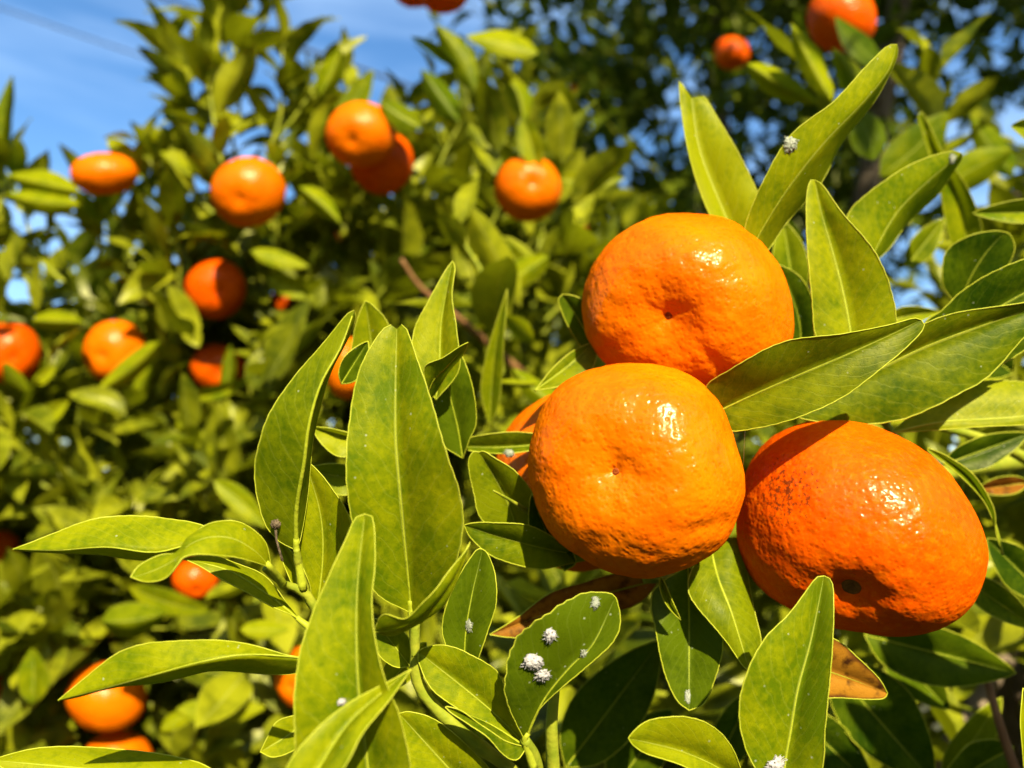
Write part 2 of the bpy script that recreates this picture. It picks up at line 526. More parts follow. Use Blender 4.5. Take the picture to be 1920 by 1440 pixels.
def sleaf(b, tp, wl, z, wr=None, bend=0.0, **kw):
    """simple lens-shaped leaf: base, tip, half widths in pixels, sideways bend"""
    wr = wl if wr is None else wr
    b, tp = np.array(b, float), np.array(tp, float)
    d = tp - b; ln = np.linalg.norm(d); u = d / ln; pn = np.array((u[1], -u[0]))      # left of travel on screen
    Ms, Ls, Rs = [], [], []
    for t in (0, .12, .25, .4, .55, .7, .84, .95, 1.0):
        c = b + d * t + pn * bend * ln * math.sin(math.pi * t)
        pr = math.sin(math.pi * t ** 0.82) ** 0.8 if 0 < t < 1 else 0
        Ms.append(tuple(c))
        if 0 < t < 1:
            Ls.append(tuple(c + pn * wl * pr)); Rs.append(tuple(c - pn * wr * pr))
    return leaf(Ls, Rs, Ms, z, **kw)

# --- upper right group
leaf([(1395, 495), (1345, 430), (1313, 360), (1287, 270), (1273, 158), (1284, 166)], [(1440, 490), (1436, 410), (1412, 338), (1370, 262), (1328, 190), (1318, 180)],
     [(1405, 520), (1375, 440), (1345, 370), (1311, 280), (1296, 184)], (.296, .302), -.003, -.006, 'fresh', .7, notch=True, label='leaf with a torn ragged tip')
leaf([(1395, 440), (1428, 340), (1487, 252), (1560, 190), (1620, 130), (1662, 88)], [(1440, 470), (1512, 372), (1572, 290), (1625, 205), (1668, 140), (1684, 105)],
     [(1405, 480), (1430, 428), (1480, 350), (1545, 268), (1620, 190), (1665, 133), (1682, 84)], (.264, .258, .262), -.003, .022, 'fresh', .4, bulge=.03, rib=.5)
leaf([(1535, 640), (1522, 560), (1513, 460), (1512, 370), (1520, 338)], [(1668, 640), (1682, 600), (1668, 530), (1636, 466), (1580, 400), (1545, 350)],
     [(1600, 680), (1594, 620), (1581, 550), (1560, 468), (1538, 390), (1528, 338)], (.258, .264), -.003, -.009, 'fresh', .7)
leaf([(1322, 728), (1372, 690), (1432, 656), (1492, 636), (1580, 625), (1660, 611), (1712, 597)], [(1366, 808), (1430, 802), (1502, 780), (1582, 746), (1650, 692), (1704, 648), (1733, 615)],
     [(1338, 775), (1420, 737), (1500, 702), (1580, 668), (1660, 632), (1727, 600)], (.238, .226, .224), -.006, -.003, 'green', .55, bulge=.04)
leaf([(1560, 720), (1640, 655), (1735, 606), (1800, 585), (1920, 567), (2010, 545)], [(1500, 784), (1590, 797), (1690, 788), (1790, 742), (1860, 702), (1930, 625), (2010, 565)],
     [(1490, 770), (1600, 716), (1730, 652), (1850, 607), (1930, 580), (2030, 548)], (.256, .250, .244), -.005, -.003, 'green', .28)
leaf([(1730, 610), (1765, 583), (1805, 545), (1860, 510), (1925, 483), (2000, 460)], [(1780, 720), (1850, 700), (1920, 660), (2000, 600)],
     [(1700, 690), (1790, 630), (1880, 572), (1960, 530), (2060, 490)], (.275, .262), .004, .004, 'dark', .5)
leaf([(1790, 570), (1766, 530), (1774, 474), (1815, 442), (1860, 433)], [(1850, 540), (1890, 500), (1902, 465), (1895, 442)],
     [(1790, 600), (1815, 530), (1848, 475), (1885, 435)], (.315, .30), .004, .002, 'dark', .35)
leaf([(1610, 470), (1590, 412), (1622, 366), (1680, 322), (1742, 295), (1785, 284)], [(1660, 470), (1722, 402), (1782, 330), (1803, 300)],
     [(1630, 500), (1645, 462), (1684, 396), (1742, 338), (1803, 288)], (.297, .298), -.002, .020, 'fresh', .25, bulge=.03, rib=.5)
leaf([(1780, 450), (1765, 370), (1745, 300), (1722, 225)], [(1840, 450), (1832, 395), (1810, 345), (1768, 285), (1732, 215)],
     [(1815, 490), (1805, 400), (1775, 320), (1723, 214)], (.40, .38), 0, .004, 'fresh', .5)
sleaf((2010, 395), (1824, 400), 22, .33, 24, mat='fresh', tint=.3)
sleaf((1990, 250), (1896, 236), 26, .35, mat='fresh', tint=.5)
leaf([(1720, 770), (1790, 730), (1850, 713), (1925, 715), (1990, 735)], [(1760, 806), (1850, 800), (1925, 796), (1990, 785)],
     [(1668, 812), (1760, 792), (1850, 786), (1925, 780), (2040, 760)], (.272, .268), .006, -.001, 'fresh', .45)
leaf([(1470, 640), (1462, 560), (1455, 500)], [(1525, 640), (1527, 575), (1503, 522), (1470, 500)],
     [(1500, 690), (1498, 600), (1462, 498)], (.31, .30), .002, .003, 'dark', .7)
sleaf((1490, 560), (1468, 412), 32, .34, 36, mat='green', tint=.6)
sleaf((1640, 620), (1762, 585), 18, .34, 20, mat='fresh', tint=.9, bend=.08)
leaf([(1850, 950), (1800, 893), (1745, 850), (1738, 842)], [(1868, 1000), (1862, 950), (1825, 890), (1775, 855)],
     [(1880, 1040), (1857, 962), (1815, 893), (1740, 840)], (.282, .276), .002, .003, 'green', .5)
sleaf((1768, 872), (1930, 812), 26, .31, 34, mat='dark', tint=.1)
sleaf((1930, 905), (1828, 918), 18, .33, mat='dry', tint=.0)
sleaf((1900, 700), (1790, 620), 40, .36, mat='dark', tint=.4)
sleaf((1700, 500), (1770, 410), 24, .42, mat='green', tint=.6)
# --- behind and round the fruits
leaf([(1008, 726), (1042, 684), (1080, 655)], [(1062, 722), (1105, 700), (1120, 660)], [(1003, 732), (1060, 690), (1115, 640)], (.272, .285), 0, .003, 'green', .5)
leaf([(1090, 650), (1062, 605), (1047, 566), (1052, 555)], [(1130, 620), (1110, 575), (1080, 556)], [(1115, 650), (1085, 600), (1055, 552)], (.295, .29), 0, .004, 'dark', .8)
leaf([(905, 975), (888, 928), (878, 870), (886, 848)], [(1010, 1000), (1005, 935), (970, 888), (930, 860), (908, 846)],
     [(975, 1020), (955, 950), (925, 890), (898, 848)], (.262, .250), .002, .005, 'green', .75)
leaf([(1080, 1030), (990, 985), (920, 980), (885, 981)], [(1075, 1056), (1000, 1066), (930, 1046), (885, 1012)],
     [(1120, 1045), (1030, 1030), (950, 1010), (870, 985)], (.262, .250, .245), .004, 0, 'green', .35)
sleaf((1040, 830), (835, 835), 12, .275, 28, mat='green', tint=.4, bend=.03)
leaf([(1010, 1030), (992, 990), (993, 940), (998, 925)], [(1080, 1050), (1050, 1000), (1015, 950)], [(1060, 1070), (1025, 1000), (996, 925)], (.262, .250), .003, .004, 'dark', .5)
leaf([(1290, 1090), (1312, 1145), (1362, 1203), (1390, 1245)], [(1390, 1010), (1400, 1060), (1410, 1110), (1416, 1160), (1428, 1210)],
     [(1330, 1010), (1345, 1080), (1372, 1150), (1405, 1258)], (.262, .245, .240), .000, .010, 'green', .75, label='underside of a leaf freckled with dark dots', bulge=.10)
leaf([(1224, 1110), (1230, 1190), (1246, 1262), (1268, 1312)], [(1345, 1120), (1356, 1205), (1342, 1270), (1322, 1318)],
     [(1290, 1060), (1292, 1150), (1292, 1240), (1292, 1332)], (.262, .248), .002, .004, 'dark', .9)
sleaf((1238, 1080), (1276, 1162), 7, .245, 8, mat='green', tint=.6, bend=-.06)
leaf([(1160, 1075), (1095, 1092), (1030, 1112), (970, 1158)], [(1200, 1130), (1120, 1160), (1030, 1195), (960, 1196)], [(1240, 1085), (1140, 1112), (1040, 1145), (918, 1190)],
     (.275, .262), .002, .002, 'dry', .2, label='dry reddish brown leaf')
# --- lower right
leaf([(1425, 1460), (1396, 1400), (1385, 1330), (1398, 1262), (1430, 1200), (1482, 1148), (1528, 1086)], [(1535, 1460), (1548, 1370), (1556, 1280), (1563, 1160), (1562, 1100), (1555, 1084)],
     [(1462, 1560), (1471, 1440), (1483, 1370), (1497, 1290), (1521, 1200), (1545, 1080)], (.207, .206, .210), -.004, -.007, 'fresh', .2)
leaf([(1380, 1500), (1290, 1440), (1215, 1415), (1188, 1398)], [(1400, 1470), (1372, 1400), (1332, 1360), (1280, 1341), (1220, 1350), (1190, 1370)],
     [(1440, 1530), (1370, 1455), (1280, 1410), (1178, 1384)], (.215, .200), .001, .003, 'fresh', .5)
leaf([(1500, 1195), (1560, 1196), (1612, 1236), (1648, 1272)], [(1490, 1306), (1560, 1309), (1610, 1311), (1655, 1310)],
     [(1440, 1240), (1520, 1250), (1600, 1275), (1664, 1300)], (.248, .243), .003, 0, 'dry', .75, label='amber dry leaf with brown blotches')
sleaf((1560, 1250), (1752, 1470), 78, .335, 62, mat='dark', tint=.3)
sleaf((1480, 1330), (1640, 1480), 46, .335, 50, mat='dark', tint=.2)
sleaf((1770, 1470), (1878, 1308), 34, .36, 38, mat='green', tint=.5)
sleaf((1800, 1080), (1945, 1180), 30, .30, 28, mat='green', tint=.4)
sleaf((1620, 1190), (1905, 1262), 48, .33, 62, mat='dark', tint=.5)
sleaf((1960, 1120), (1850, 1010), 36, .32, 40, mat='dark', tint=.2)
sleaf((1930, 1480), (1918, 1290), 10, .22, 30, mat='fresh', tint=.6)
sleaf((1660, 1210), (1780, 1330), 40, .36, 40, mat='dark', tint=.6)
sleaf((1780, 1240), (1700, 1320), 26, .40, 30, mat='green', tint=.7)
sleaf((1900, 1400), (1760, 1480), 44, .345, 44, mat='dark', tint=.4)
sleaf((1060, 1440), (1240, 1200), 68, .315, 66, mat='dark', tint=.5)
sleaf((1150, 1480), (1260, 1330), 58, .335, 50, mat='dark', tint=.35)
sleaf((1410, 1300), (1330, 1460), 48, .325, 36, mat='dark', tint=.2)
# --- lower middle
leaf([(960, 1342), (944, 1290), (955, 1222), (986, 1176), (1040, 1136), (1096, 1112), (1142, 1112)], [(1008, 1335), (1050, 1292), (1102, 1250), (1150, 1203), (1164, 1165), (1158, 1130)],
     [(984, 1388), (1020, 1312), (1070, 1250), (1112, 1208), (1154, 1120)], (.212, .205, .203), .004, .000, 'dark', .95, cren=.05, stalk=(1000, 1440, .215), label='rounded mottled leaf dotted with white wax')
leaf([(975, 1372), (950, 1300), (928, 1255), (872, 1221), (830, 1210), (798, 1214)], [(925, 1374), (865, 1335), (810, 1292), (786, 1245)],
     [(988, 1400), (935, 1345), (870, 1290), (784, 1222)], (.215, .212), .002, .002, 'fresh', .55, stalk=(1000, 1440, .217))
leaf([(940, 1385), (870, 1336), (840, 1325)], [(960, 1425), (900, 1372), (850, 1340)], [(988, 1402), (915, 1356), (835, 1326)], (.214, .205), .002, .004, 'green', .4)
# --- left group
leaf([(705, 1110), (672, 1030), (655, 960), (650, 880), (652, 800), (665, 720), (690, 660), (718, 618), (733, 609)], [(800, 1132), (850, 1066), (868, 1000), (862, 930), (840, 850), (812, 762), (786, 684), (764, 620), (753, 609)],
     [(771, 1150), (766, 1090), (757, 1000), (748, 900), (742, 820), (742, 720), (744, 617)], (.214, .204, .208), -.004, -.010, 'fresh', .35, stalk=(779, 1230, .213), notch=True)
leaf([(520, 1012), (492, 972), (478, 905), (481, 850), (500, 780), (542, 720), (600, 650), (648, 592)], [(566, 1000), (580, 900), (592, 800), (612, 720), (648, 645), (666, 600)],
     [(556, 1032), (556, 955), (570, 870), (580, 795), (602, 720), (640, 650), (664, 582)], (.215, .203, .208), .006, .014, 'green', .55, stalk=(568, 1105, .217), rib=1.4)
leaf([(545, 1470), (553, 1400), (552, 1320), (560, 1230), (580, 1160), (611, 1090), (648, 1012), (666, 972)], [(768, 1470), (750, 1350), (725, 1280), (706, 1205), (697, 1130), (703, 1050), (700, 975)],
     [(700, 1560), (690, 1440), (684, 1380), (673, 1290), (669, 1180), (672, 1080), (684, 964)], (.185, .181, .188), -.005, -.007, 'fresh', .55)
leaf([(535, 1450), (590, 1370), (650, 1320), (730, 1278)], [(640, 1450), (682, 1370), (732, 1310)], [(540, 1540), (598, 1440), (660, 1350), (772, 1254)], (.160, .168, .180), .000, .006, 'fresh', .35, bulge=.12)
leaf([(740, 1190), (800, 1160), (842, 1120), (868, 1058)], [(720, 1150), (762, 1160), (800, 1122), (850, 1062), (876, 1028)], [(700, 1185), (755, 1176), (806, 1140), (850, 1085), (881, 1016)],
     (.196, .190, .192), .004, -.004, 'fresh', .3, bulge=.15)
leaf([(850, 1240), (828, 1180), (850, 1100), (890, 1035)], [(895, 1240), (916, 1180), (931, 1130), (929, 1080), (915, 1040)], [(872, 1290), (872, 1200), (884, 1120), (905, 1030)], (.238, .235), .002, .004, 'dark', .9)
leaf([(562, 1100), (562, 1000), (566, 930), (570, 880)], [(640, 1110), (658, 1010), (648, 955), (612, 900), (580, 868)], [(592, 1160), (605, 1050), (600, 960), (572, 864)], (.228, .222), 0, .004, 'fresh', .55, stalk=(600, 1180, .222))
leaf([(775, 690), (775, 620), (802, 568), (832, 512)], [(862, 690), (856, 620), (848, 560), (853, 505)], [(818, 750), (824, 680), (828, 600), (848, 490)], (.256, .264), -.002, -.007, 'fresh', .6)
leaf([(800, 735), (796, 690), (830, 670), (862, 650)], [(810, 745), (838, 703), (868, 664)], [(790, 770), (812, 715), (840, 685), (878, 642)], (.245, .232), -.003, .004, 'green', .5)
leaf([(812, 820), (808, 760), (815, 720)], [(880, 825), (893, 790), (886, 722), (862, 662)], [(868, 860), (858, 800), (842, 730), (838, 660)], (.268, .262), .001, .003, 'dark', .95)
leaf([(905, 752), (902, 715), (918, 645), (940, 575)], [(933, 765), (940, 715), (945, 640), (950, 570)], [(918, 800), (922, 720), (930, 645), (951, 542)], (.37, .35), 0, .004, 'fresh', .5)
leaf([(660, 690), (662, 630), (675, 585)], [(740, 690), (728, 610), (700, 573)], [(705, 760), (698, 660), (685, 564)], (.285, .275), .001, .004, 'fresh', .6)
sleaf((640, 720), (690, 640), 22, .25, 24, mat='dark', tint=.8)
leaf([(380, 985), (330, 974), (260, 967), (180, 972), (100, 1000), (55, 1018)], [(380, 1035), (310, 1050), (240, 1048), (180, 1040), (100, 1036), (55, 1034)],
     [(450, 1020), (370, 1018), (290, 1036), (200, 1026), (110, 1032), (24, 1030)], (.212, .206, .205), .010, .009, 'fresh', .8, bulge=.04, rib=.6, label='long pointed leaf reaching out sideways')
leaf([(496, 1012), (452, 979), (400, 982), (362, 1002), (334, 1033), (300, 1040), (262, 1061)], [(482, 1056), (432, 1043), (380, 1040), (346, 1046), (336, 1056), (310, 1083), (275, 1091)],
     [(508, 1066), (480, 1035), (436, 1010), (390, 1008), (352, 1024), (335, 1044), (304, 1063), (266, 1078), (245, 1082)], (.205, .196, .190, .186, .186), .008, -.004, 'fresh', .75, bulge=.1, rib=.5, label='twisted leaf curling over on itself', stalk=(530, 1095, .214), edge=True)
leaf([(520, 1108), (480, 1070), (420, 1047), (375, 1044)], [(545, 1152), (500, 1132), (420, 1088), (375, 1062)], [(565, 1165), (510, 1120), (430, 1070), (345, 1048)], (.222, .214), .009, -.002, 'fresh', .6, stalk=(600, 1190, .222))
leaf([(540, 1228), (470, 1209), (380, 1200), (290, 1203), (220, 1226), (160, 1270)], [(560, 1262), (470, 1260), (380, 1264), (280, 1280), (200, 1294), (150, 1306)],
     [(590, 1236), (470, 1228), (380, 1241), (280, 1268), (200, 1290), (109, 1313)], (.205, .196, .198), .004, .012, 'fresh', .4, bulge=.03, rib=.5, stalk=(630, 1250, .205))
leaf([(330, 1500), (200, 1500), (80, 1480)], [(395, 1442), (330, 1420), (250, 1405), (150, 1400), (60, 1405)], [(470, 1500), (300, 1455), (150, 1440), (-20, 1425)], (.235, .225), -.004, .010, 'fresh', .8)
leaf([(560, 1340), (520, 1352), (500, 1385)], [(580, 1385), (545, 1410), (512, 1420)], [(600, 1330), (545, 1375), (488, 1410)], (.245, .238), 0, .003, 'fresh', .6)
leaf([(935, 1470), (880, 1400), (820, 1352), (770, 1335)], [(860, 1520), (790, 1480), (745, 1410)], [(930, 1540), (850, 1450), (748, 1338)], (.222, .212), .001, .004, 'fresh', .3)
sleaf((580, 1130), (522, 1010), 14, .225, 18, mat='fresh', tint=.5)
sleaf((690, 830), (585, 800), 40, .265, 8, mat='fresh', tint=.7)
sleaf((690, 905), (575, 880), 34, .275, 24, mat='green', tint=.4)
sleaf((720, 1290), (800, 1205), 30, .235, 26, mat='fresh', tint=.6)
sleaf((770, 1250), (700, 1160), 34, .228, 30, mat='green', tint=.6)
# unseen leaves added past the right edge to shade those below the fruits
for i, (bx, by, tx, ty) in enumerate([(3100, 760, 2600, 640), (3150, 700, 2640, 500), (3200, 640, 2700, 360), (3300, 560, 2820, 230), (3500, 700, 3000, 620), (3550, 600, 3050, 470),
                                      (3600, 500, 3150, 300), (3800, 640, 3350, 520), (3850, 520, 3400, 380), (3100, 420, 2900, 120), (3300, 860, 2750, 800), (3700, 820, 3200, 760)]):
    sleaf((bx, by), (tx, ty), 105, .165 + .006 * (i % 3), mat='green', tint=.5, n=16, m=3)
# mid-distance leaves of the same tree, out of focus
for b, t_, wd, z, mt, ti in [((1010, 100), (873, 68), 24, .66, 'fresh', .7), ((890, 170), (815, 45), 26, .64, 'green', .6), ((860, 130), (770, 68), 12, .64, 'dark', .8),
        ((1050, 335), (1172, 335), 20, .68, 'fresh', .6), ((928, 352), (842, 420), 18, .66, 'fresh', .8), ((1400, 120), (1535, 195), 26, .52, 'fresh', .6),
        ((1560, 190), (1482, 42), 24, .50, 'fresh', .6), ((1620, 210), (1560, 90), 24, .55, 'green', .6), ((1650, 330), (1780, 210), 40, .55, 'green', .4),
        ((1760, 360), (1900, 280), 34, .56, 'fresh', .4), ((1900, 330), (1820, 220), 30, .62, 'green', .5), ((1640, 300), (1600, 200), 34, .52, 'dark', .9),
        ((1500, 470), (1440, 400), 28, .40, 'dark', .8), ((980, 220), (1010, 330), 22, .70, 'fresh', .5), ((960, 150), (985, 230), 24, .70, 'fresh', .6),
        ((860, 230), (790, 130), 26, .70, 'dark', .9), ((790, 240), (712, 190), 24, .68, 'green', .7), ((1030, 480), (930, 560), 26, .55, 'fresh', .5),
        ((1000, 640), (940, 590), 18, .48, 'fresh', .7), ((1010, 720), (930, 715), 8, .42, 'fresh', .8), ((1060, 770), (960, 690), 22, .45, 'fresh', .5), ((900, 520), (960, 460), 26, .60, 'green', .6)]:
    sleaf(b, t_, wd, z, mat=mt, tint=ti, rib=0, n=16, m=3, cren=0, bend=rng.uniform(-.06, .06), dl=rng.uniform(-.004, .02), dr=rng.uniform(-.004, .02), edge=False)

# leaves of the bush that cross its fruits
for b, t_, wd, z, mt, ti in [((300, 640), (180, 735), 22, .70, 'fresh', .7), ((250, 760), (285, 685), 15, .70, 'fresh', .7), ((205, 800), (195, 740), 17, .70, 'fresh', .8), ((420, 745), (432, 645), 15, .76, 'green', .7), ((340, 745), (480, 705), 14, .72, 'fresh', .7),
        ((5, 680), (62, 745), 16, .68, 'green', .8), ((60, 720), (105, 685), 12, .68, 'fresh', .8), ((1660, 130), (1565, 30), 24, .62, 'dark', .4), ((60, 600), (160, 605), 20, .70, 'fresh', .6),
        ((640, 260), (700, 130), 26, .74, 'green', .7), ((600, 180), (640, 90), 24, .76, 'fresh', .5), ((200, 260), (275, 310), 18, .76, 'fresh', .8), ((300, 285), (365, 335), 18, .72, 'fresh', .7), ((250, 240), (350, 300), 20, .74, 'fresh', .6), ((150, 360), (10, 330), 24, .72, 'fresh', .6), ((150, 385), (10, 365), 24, .72, 'fresh', .5), ((-10, 330), (24, 140), 20, .70, 'green', .6),
        ((560, 350), (640, 420), 20, .66, 'fresh', .6), ((470, 470), (580, 500), 16, .70, 'fresh', .7), ((500, 520), (590, 560), 20, .72, 'fresh', .6), ((330, 790), (410, 860), 22, .66, 'fresh', .6), ((240, 1100), (400, 1145), 24, .58, 'fresh', .7), ((330, 1330), (500, 1325), 26, .56, 'fresh', .6), ((300, 1370), (380, 1330), 16, .56, 'fresh', .8), ((60, 1320), (60, 1215), 30, .58, 'fresh', .5),
        ((190, 1165), (310, 1150), 34, .56, 'green', .5), ((450, 1180), (545, 1180), 18, .54, 'fresh', .8), ((40, 800), (130, 750), 20, .68, 'fresh', .7), ((400, 900), (500, 990), 22, .54, 'fresh', .7)]:
    sleaf(b, t_, wd, z, mat=mt, tint=ti, rib=0, n=16, m=3, cren=0, bend=rng.uniform(-.06, .06), dl=rng.uniform(-.004, .02), dr=rng.uniform(-.004, .02), edge=False, tree=tree_bush)

# ------------------------------------------------------------------ stems of the front branch
def stem(pts, rads, mat='twig', name='twig', tree=tree_front, knobs=0.0, n=26):
    w3 = [tuple(P(*p)) for p in pts]
    c = catmull(w3, n)
    rr = np.interp(np.linspace(0, 1, n), np.linspace(0, 1, len(rads)), rads)
    rr = [r * (1 + knobs * mnoise.noise(Vector(q) * 220)) for r, q in zip(rr, c)]
    V, Fc = tube([Vector(q) - tree.location for q in c], rr, 10)
    return mesh_obj(name, V, Fc, [M[mat]], tree)

stem([(497, 1066, .208), (530, 1094, .214), (572, 1112, .218), (606, 1170, .221), (650, 1250, .224), (720, 1360, .232), (800, 1500, .25)], (.0009, .0013, .0016, .0018, .002, .0022), knobs=.5)
stem([(556, 1030, .214), (562, 1075, .217), (572, 1115, .2195)], (.0009, .0012, .0016), knobs=.3)
stem([(779, 1150, .212), (778, 1220, .213), (786, 1285, .214), (830, 1340, .2145), (900, 1400, .216), (965, 1448, .22), (1060, 1540, .24)], (.0013, .0016, .0019, .0019, .0019, .002, .0024), knobs=.25)
stem([(984, 1386, .212), (1002, 1425, .217), (1010, 1500, .225)], (.0013, .0022, .0024))
stem([(1040, 1290, .235), (1034, 1370, .236), (1040, 1480, .24)], (.0016, .002, .0022))
stem([(1760, 800, .315), (1830, 818, .32), (1890, 842, .325), (1990, 900, .34)], (.0016, .002, .0024, .003))
stem([(1850, 1270, .34), (1872, 1350, .335), (1905, 1450, .33)], (.0015, .0018, .002), 'redtwig')
stem([(1210, 1085, .262), (1300, 1080, .275), (1440, 1040, .30), (1600, 960, .33), (1800, 880, .37), (2050, 850, .45)], (.0016, .0022, .003, .004, .005, .007))
stem([(1290, 560, .312), (1400, 640, .315), (1500, 760, .32), (1600, 900, .335)], (.0016, .002, .002, .0026))
stem([(1600, 1110, .262), (1560, 1060, .275), (1540, 980, .315), (1600, 940, .335)], (.0018, .0018, .002, .002))
stem([(1410, 500, .30), (1450, 640, .31), (1540, 800, .325)], (.0012, .0016, .002))
stem([(1600, 680, .268), (1640, 760, .29), (1700, 860, .33)], (.0012, .0016, .002))
stem([(925, 920, .238), (955, 937, .244), (995, 962, .254)], (.0003, .0006, .0010), 'twig', 'thorn')
stem([(745, 1500, .25), (900, 1640, .30), (1150, 1640, .36), (1450, 1600, .42), (1700, 1500, .48), (2000, 1050, .60)], (.0025, .003, .004, .005, .006, .008), 'bark', 'branch')
stem([(752, 486, .64), (790, 540, .65), (862, 598, .66), (980, 700, .70)], (.0018, .0024, .0028, .004), 'redtwig', 'branch', tree_bush)

# ------------------------------------------------------------------ tangerines
def tangerine(label, c, z, outline, dimple, mat='peel', depthr=0.92, dep=0.13, dw=0.34, res=(128, 96), lump=0.02, ribs=0.004, seed=1, grooves=(), scar=True, scar_r=0.0015, group=None, scar_mat='scar', roughn=0.0035):
    C = P(c[0], c[1], z)
    Nn = (CAM - C).normalized(); Rt = AX_U.cross(Nn).normalized(); Up = Nn.cross(Rt)
    Dc = (C - CAM).length
    xy = []
    for (qx, qy) in list(outline) + [dimple]:
        v = P(qx, qy, z) - CAM
        v = v * (Dc / -v.dot(Nn)) - (C - CAM)
        xy.append((v.dot(Rt), v.dot(Up)))
    dm = np.array(xy.pop()); ol = np.array(xy)
    ang = np.arctan2(ol[:, 1], ol[:, 0]); rad = np.hypot(ol[:, 0], ol[:, 1])
    rad = rad * np.sqrt(1 - (rad / Dc) ** 2)
    o = np.argsort(ang); ang, rad = ang[o], rad[o]
    ang = np.r_[ang[-3:] - 2 * np.pi, ang, ang[:3] + 2 * np.pi]; rad = np.r_[rad[-3:], rad, rad[:3]]
    rm = rad.mean()
    aa = np.linspace(-np.pi, np.pi, 361); tab = np.interp(aa, ang, rad)
    kern = np.hanning(25); kern /= kern.sum()
    tab = np.convolve(np.r_[tab[-13:-1], tab, tab[1:13]], kern, 'valid')
    ax = dm / rm
    q = min(0.97, np.hypot(*ax)); 
    if np.hypot(*ax) > 0: ax = ax / np.hypot(*ax) * q
    A = Vector((ax[0], ax[1], math.sqrt(1 - q * q)))
    e1 = A.orthogonal().normalized(); e2 = A.cross(e1)
    nu, nv = res
    V, Fc = [], []
    def surf(d):
        s2 = d.x * d.x + d.y * d.y
        al = math.atan2(d.y, d.x)
        r = np.interp(al, aa, tab) * s2 + rm * depthr * (1 - s2)
        th = math.acos(max(-1, min(1, d.dot(A))))
        phi = math.atan2(d.dot(e2), d.dot(e1))
        dd = dep * math.exp(-(th / dw) ** 2) + 0.035 * math.exp(-(th / 0.09) ** 2)
        th2 = math.pi - th
        dd += 0.06 * math.exp(-(th2 / 0.35) ** 2)
        win = math.exp(-((th - 0.55) / 0.35) ** 2)
        dd += ribs * win * (math.cos(9 * phi + seed) + 0.6 * math.cos(5 * phi + 2 * seed))
        for (gx, gy, gw, gd, ga, gl) in grooves:          # creases in the peel: place, width, depth, direction, length
            ux = (d.x - gx) * math.cos(ga) + (d.y - gy) * math.sin(ga); uy = -(d.x - gx) * math.sin(ga) + (d.y - gy) * math.cos(ga)
            if d.z > -0.3:
                dd += gd * math.exp(-(uy / gw) ** 2 - (ux / gl) ** 2)
        p = d * 2.2 + Vector((seed * 3.1, seed * 1.7, 0))
        dd -= lump * mnoise.noise(p) + lump * 0.55 * mnoise.noise(p * 2.6) + roughn * mnoise.noise(p * 7) + roughn * .5 * mnoise.noise(p * 15)
        d2 = d * (r * (1 - dd))
        return Rt * d2.x + Up * d2.y + Nn * d2.z
    V.append(surf(A))
    for i in range(1, nv):
        th = math.pi * i / nv
        for k in range(nu):
            ph = 2 * math.pi * k / nu
            V.append(surf(A * math.cos(th) + (e1 * math.cos(ph) + e2 * math.sin(ph)) * math.sin(th)))
    V.append(surf(-A))
    for k in range(nu):
        Fc.append((0, 1 + k, 1 + (k + 1) % nu))
        Fc.append((len(V) - 1, len(V) - 1 - nu + (k + 1) % nu, len(V) - 1 - nu + k))
    for i in range(nv - 2):
        for k in range(nu):
            k2 = (k + 1) % nu
            a = 1 + i * nu
            Fc.append((a + k, a + nu + k, a + nu + k2, a + k2))
    root = empty('tangerine', C)
    tag(root, label, 'tangerine', group)
    mesh_obj('peel', V, Fc, [M[mat] if isinstance(mat, str) else mat], root)
    if scar:                                               # the corky button in the hollow at the fruit's end
        p0 = surf(A); n0 = (Rt * A.x + Up * A.y + Nn * A.z)
        t1 = n0.orthogonal().normalized(); t2 = n0.cross(t1)
        V2, F2 = [p0 + n0 * scar_r * .12], []
        for a in range(1, 4):
            for k in range(12):
                ph = 2 * math.pi * k / 12
                rr = scar_r * a / 3 * (1 + .25 * mnoise.noise(Vector((math.cos(ph) * 2, math.sin(ph) * 2, seed))))
                V2.append(p0 + (t1 * math.cos(ph) + t2 * math.sin(ph)) * rr + n0 * scar_r * (.32 if a == 1 else (.22 if a == 2 else -.35)))
        for k in range(12):
            k2 = (k + 1) % 12
            F2.append((0, 1 + k, 1 + k2))
            for a in range(2):
                F2.append((1 + a * 12 + k, 1 + a * 12 + 12 + k, 1 + a * 12 + 12 + k2, 1 + a * 12 + k2))
        mesh_obj('button_scar', V2, F2, [M[scar_mat]], root)
    return root

def ell(c, rx, ry, k=16, rot=0.0):
    return [(c[0] + rx * math.cos(a) * math.cos(rot) - ry * math.sin(a) * math.sin(rot), c[1] + rx * math.cos(a) * math.sin(rot) + ry * math.sin(a) * math.cos(rot)) for a in [2 * math.pi * i / k for i in range(k)]]

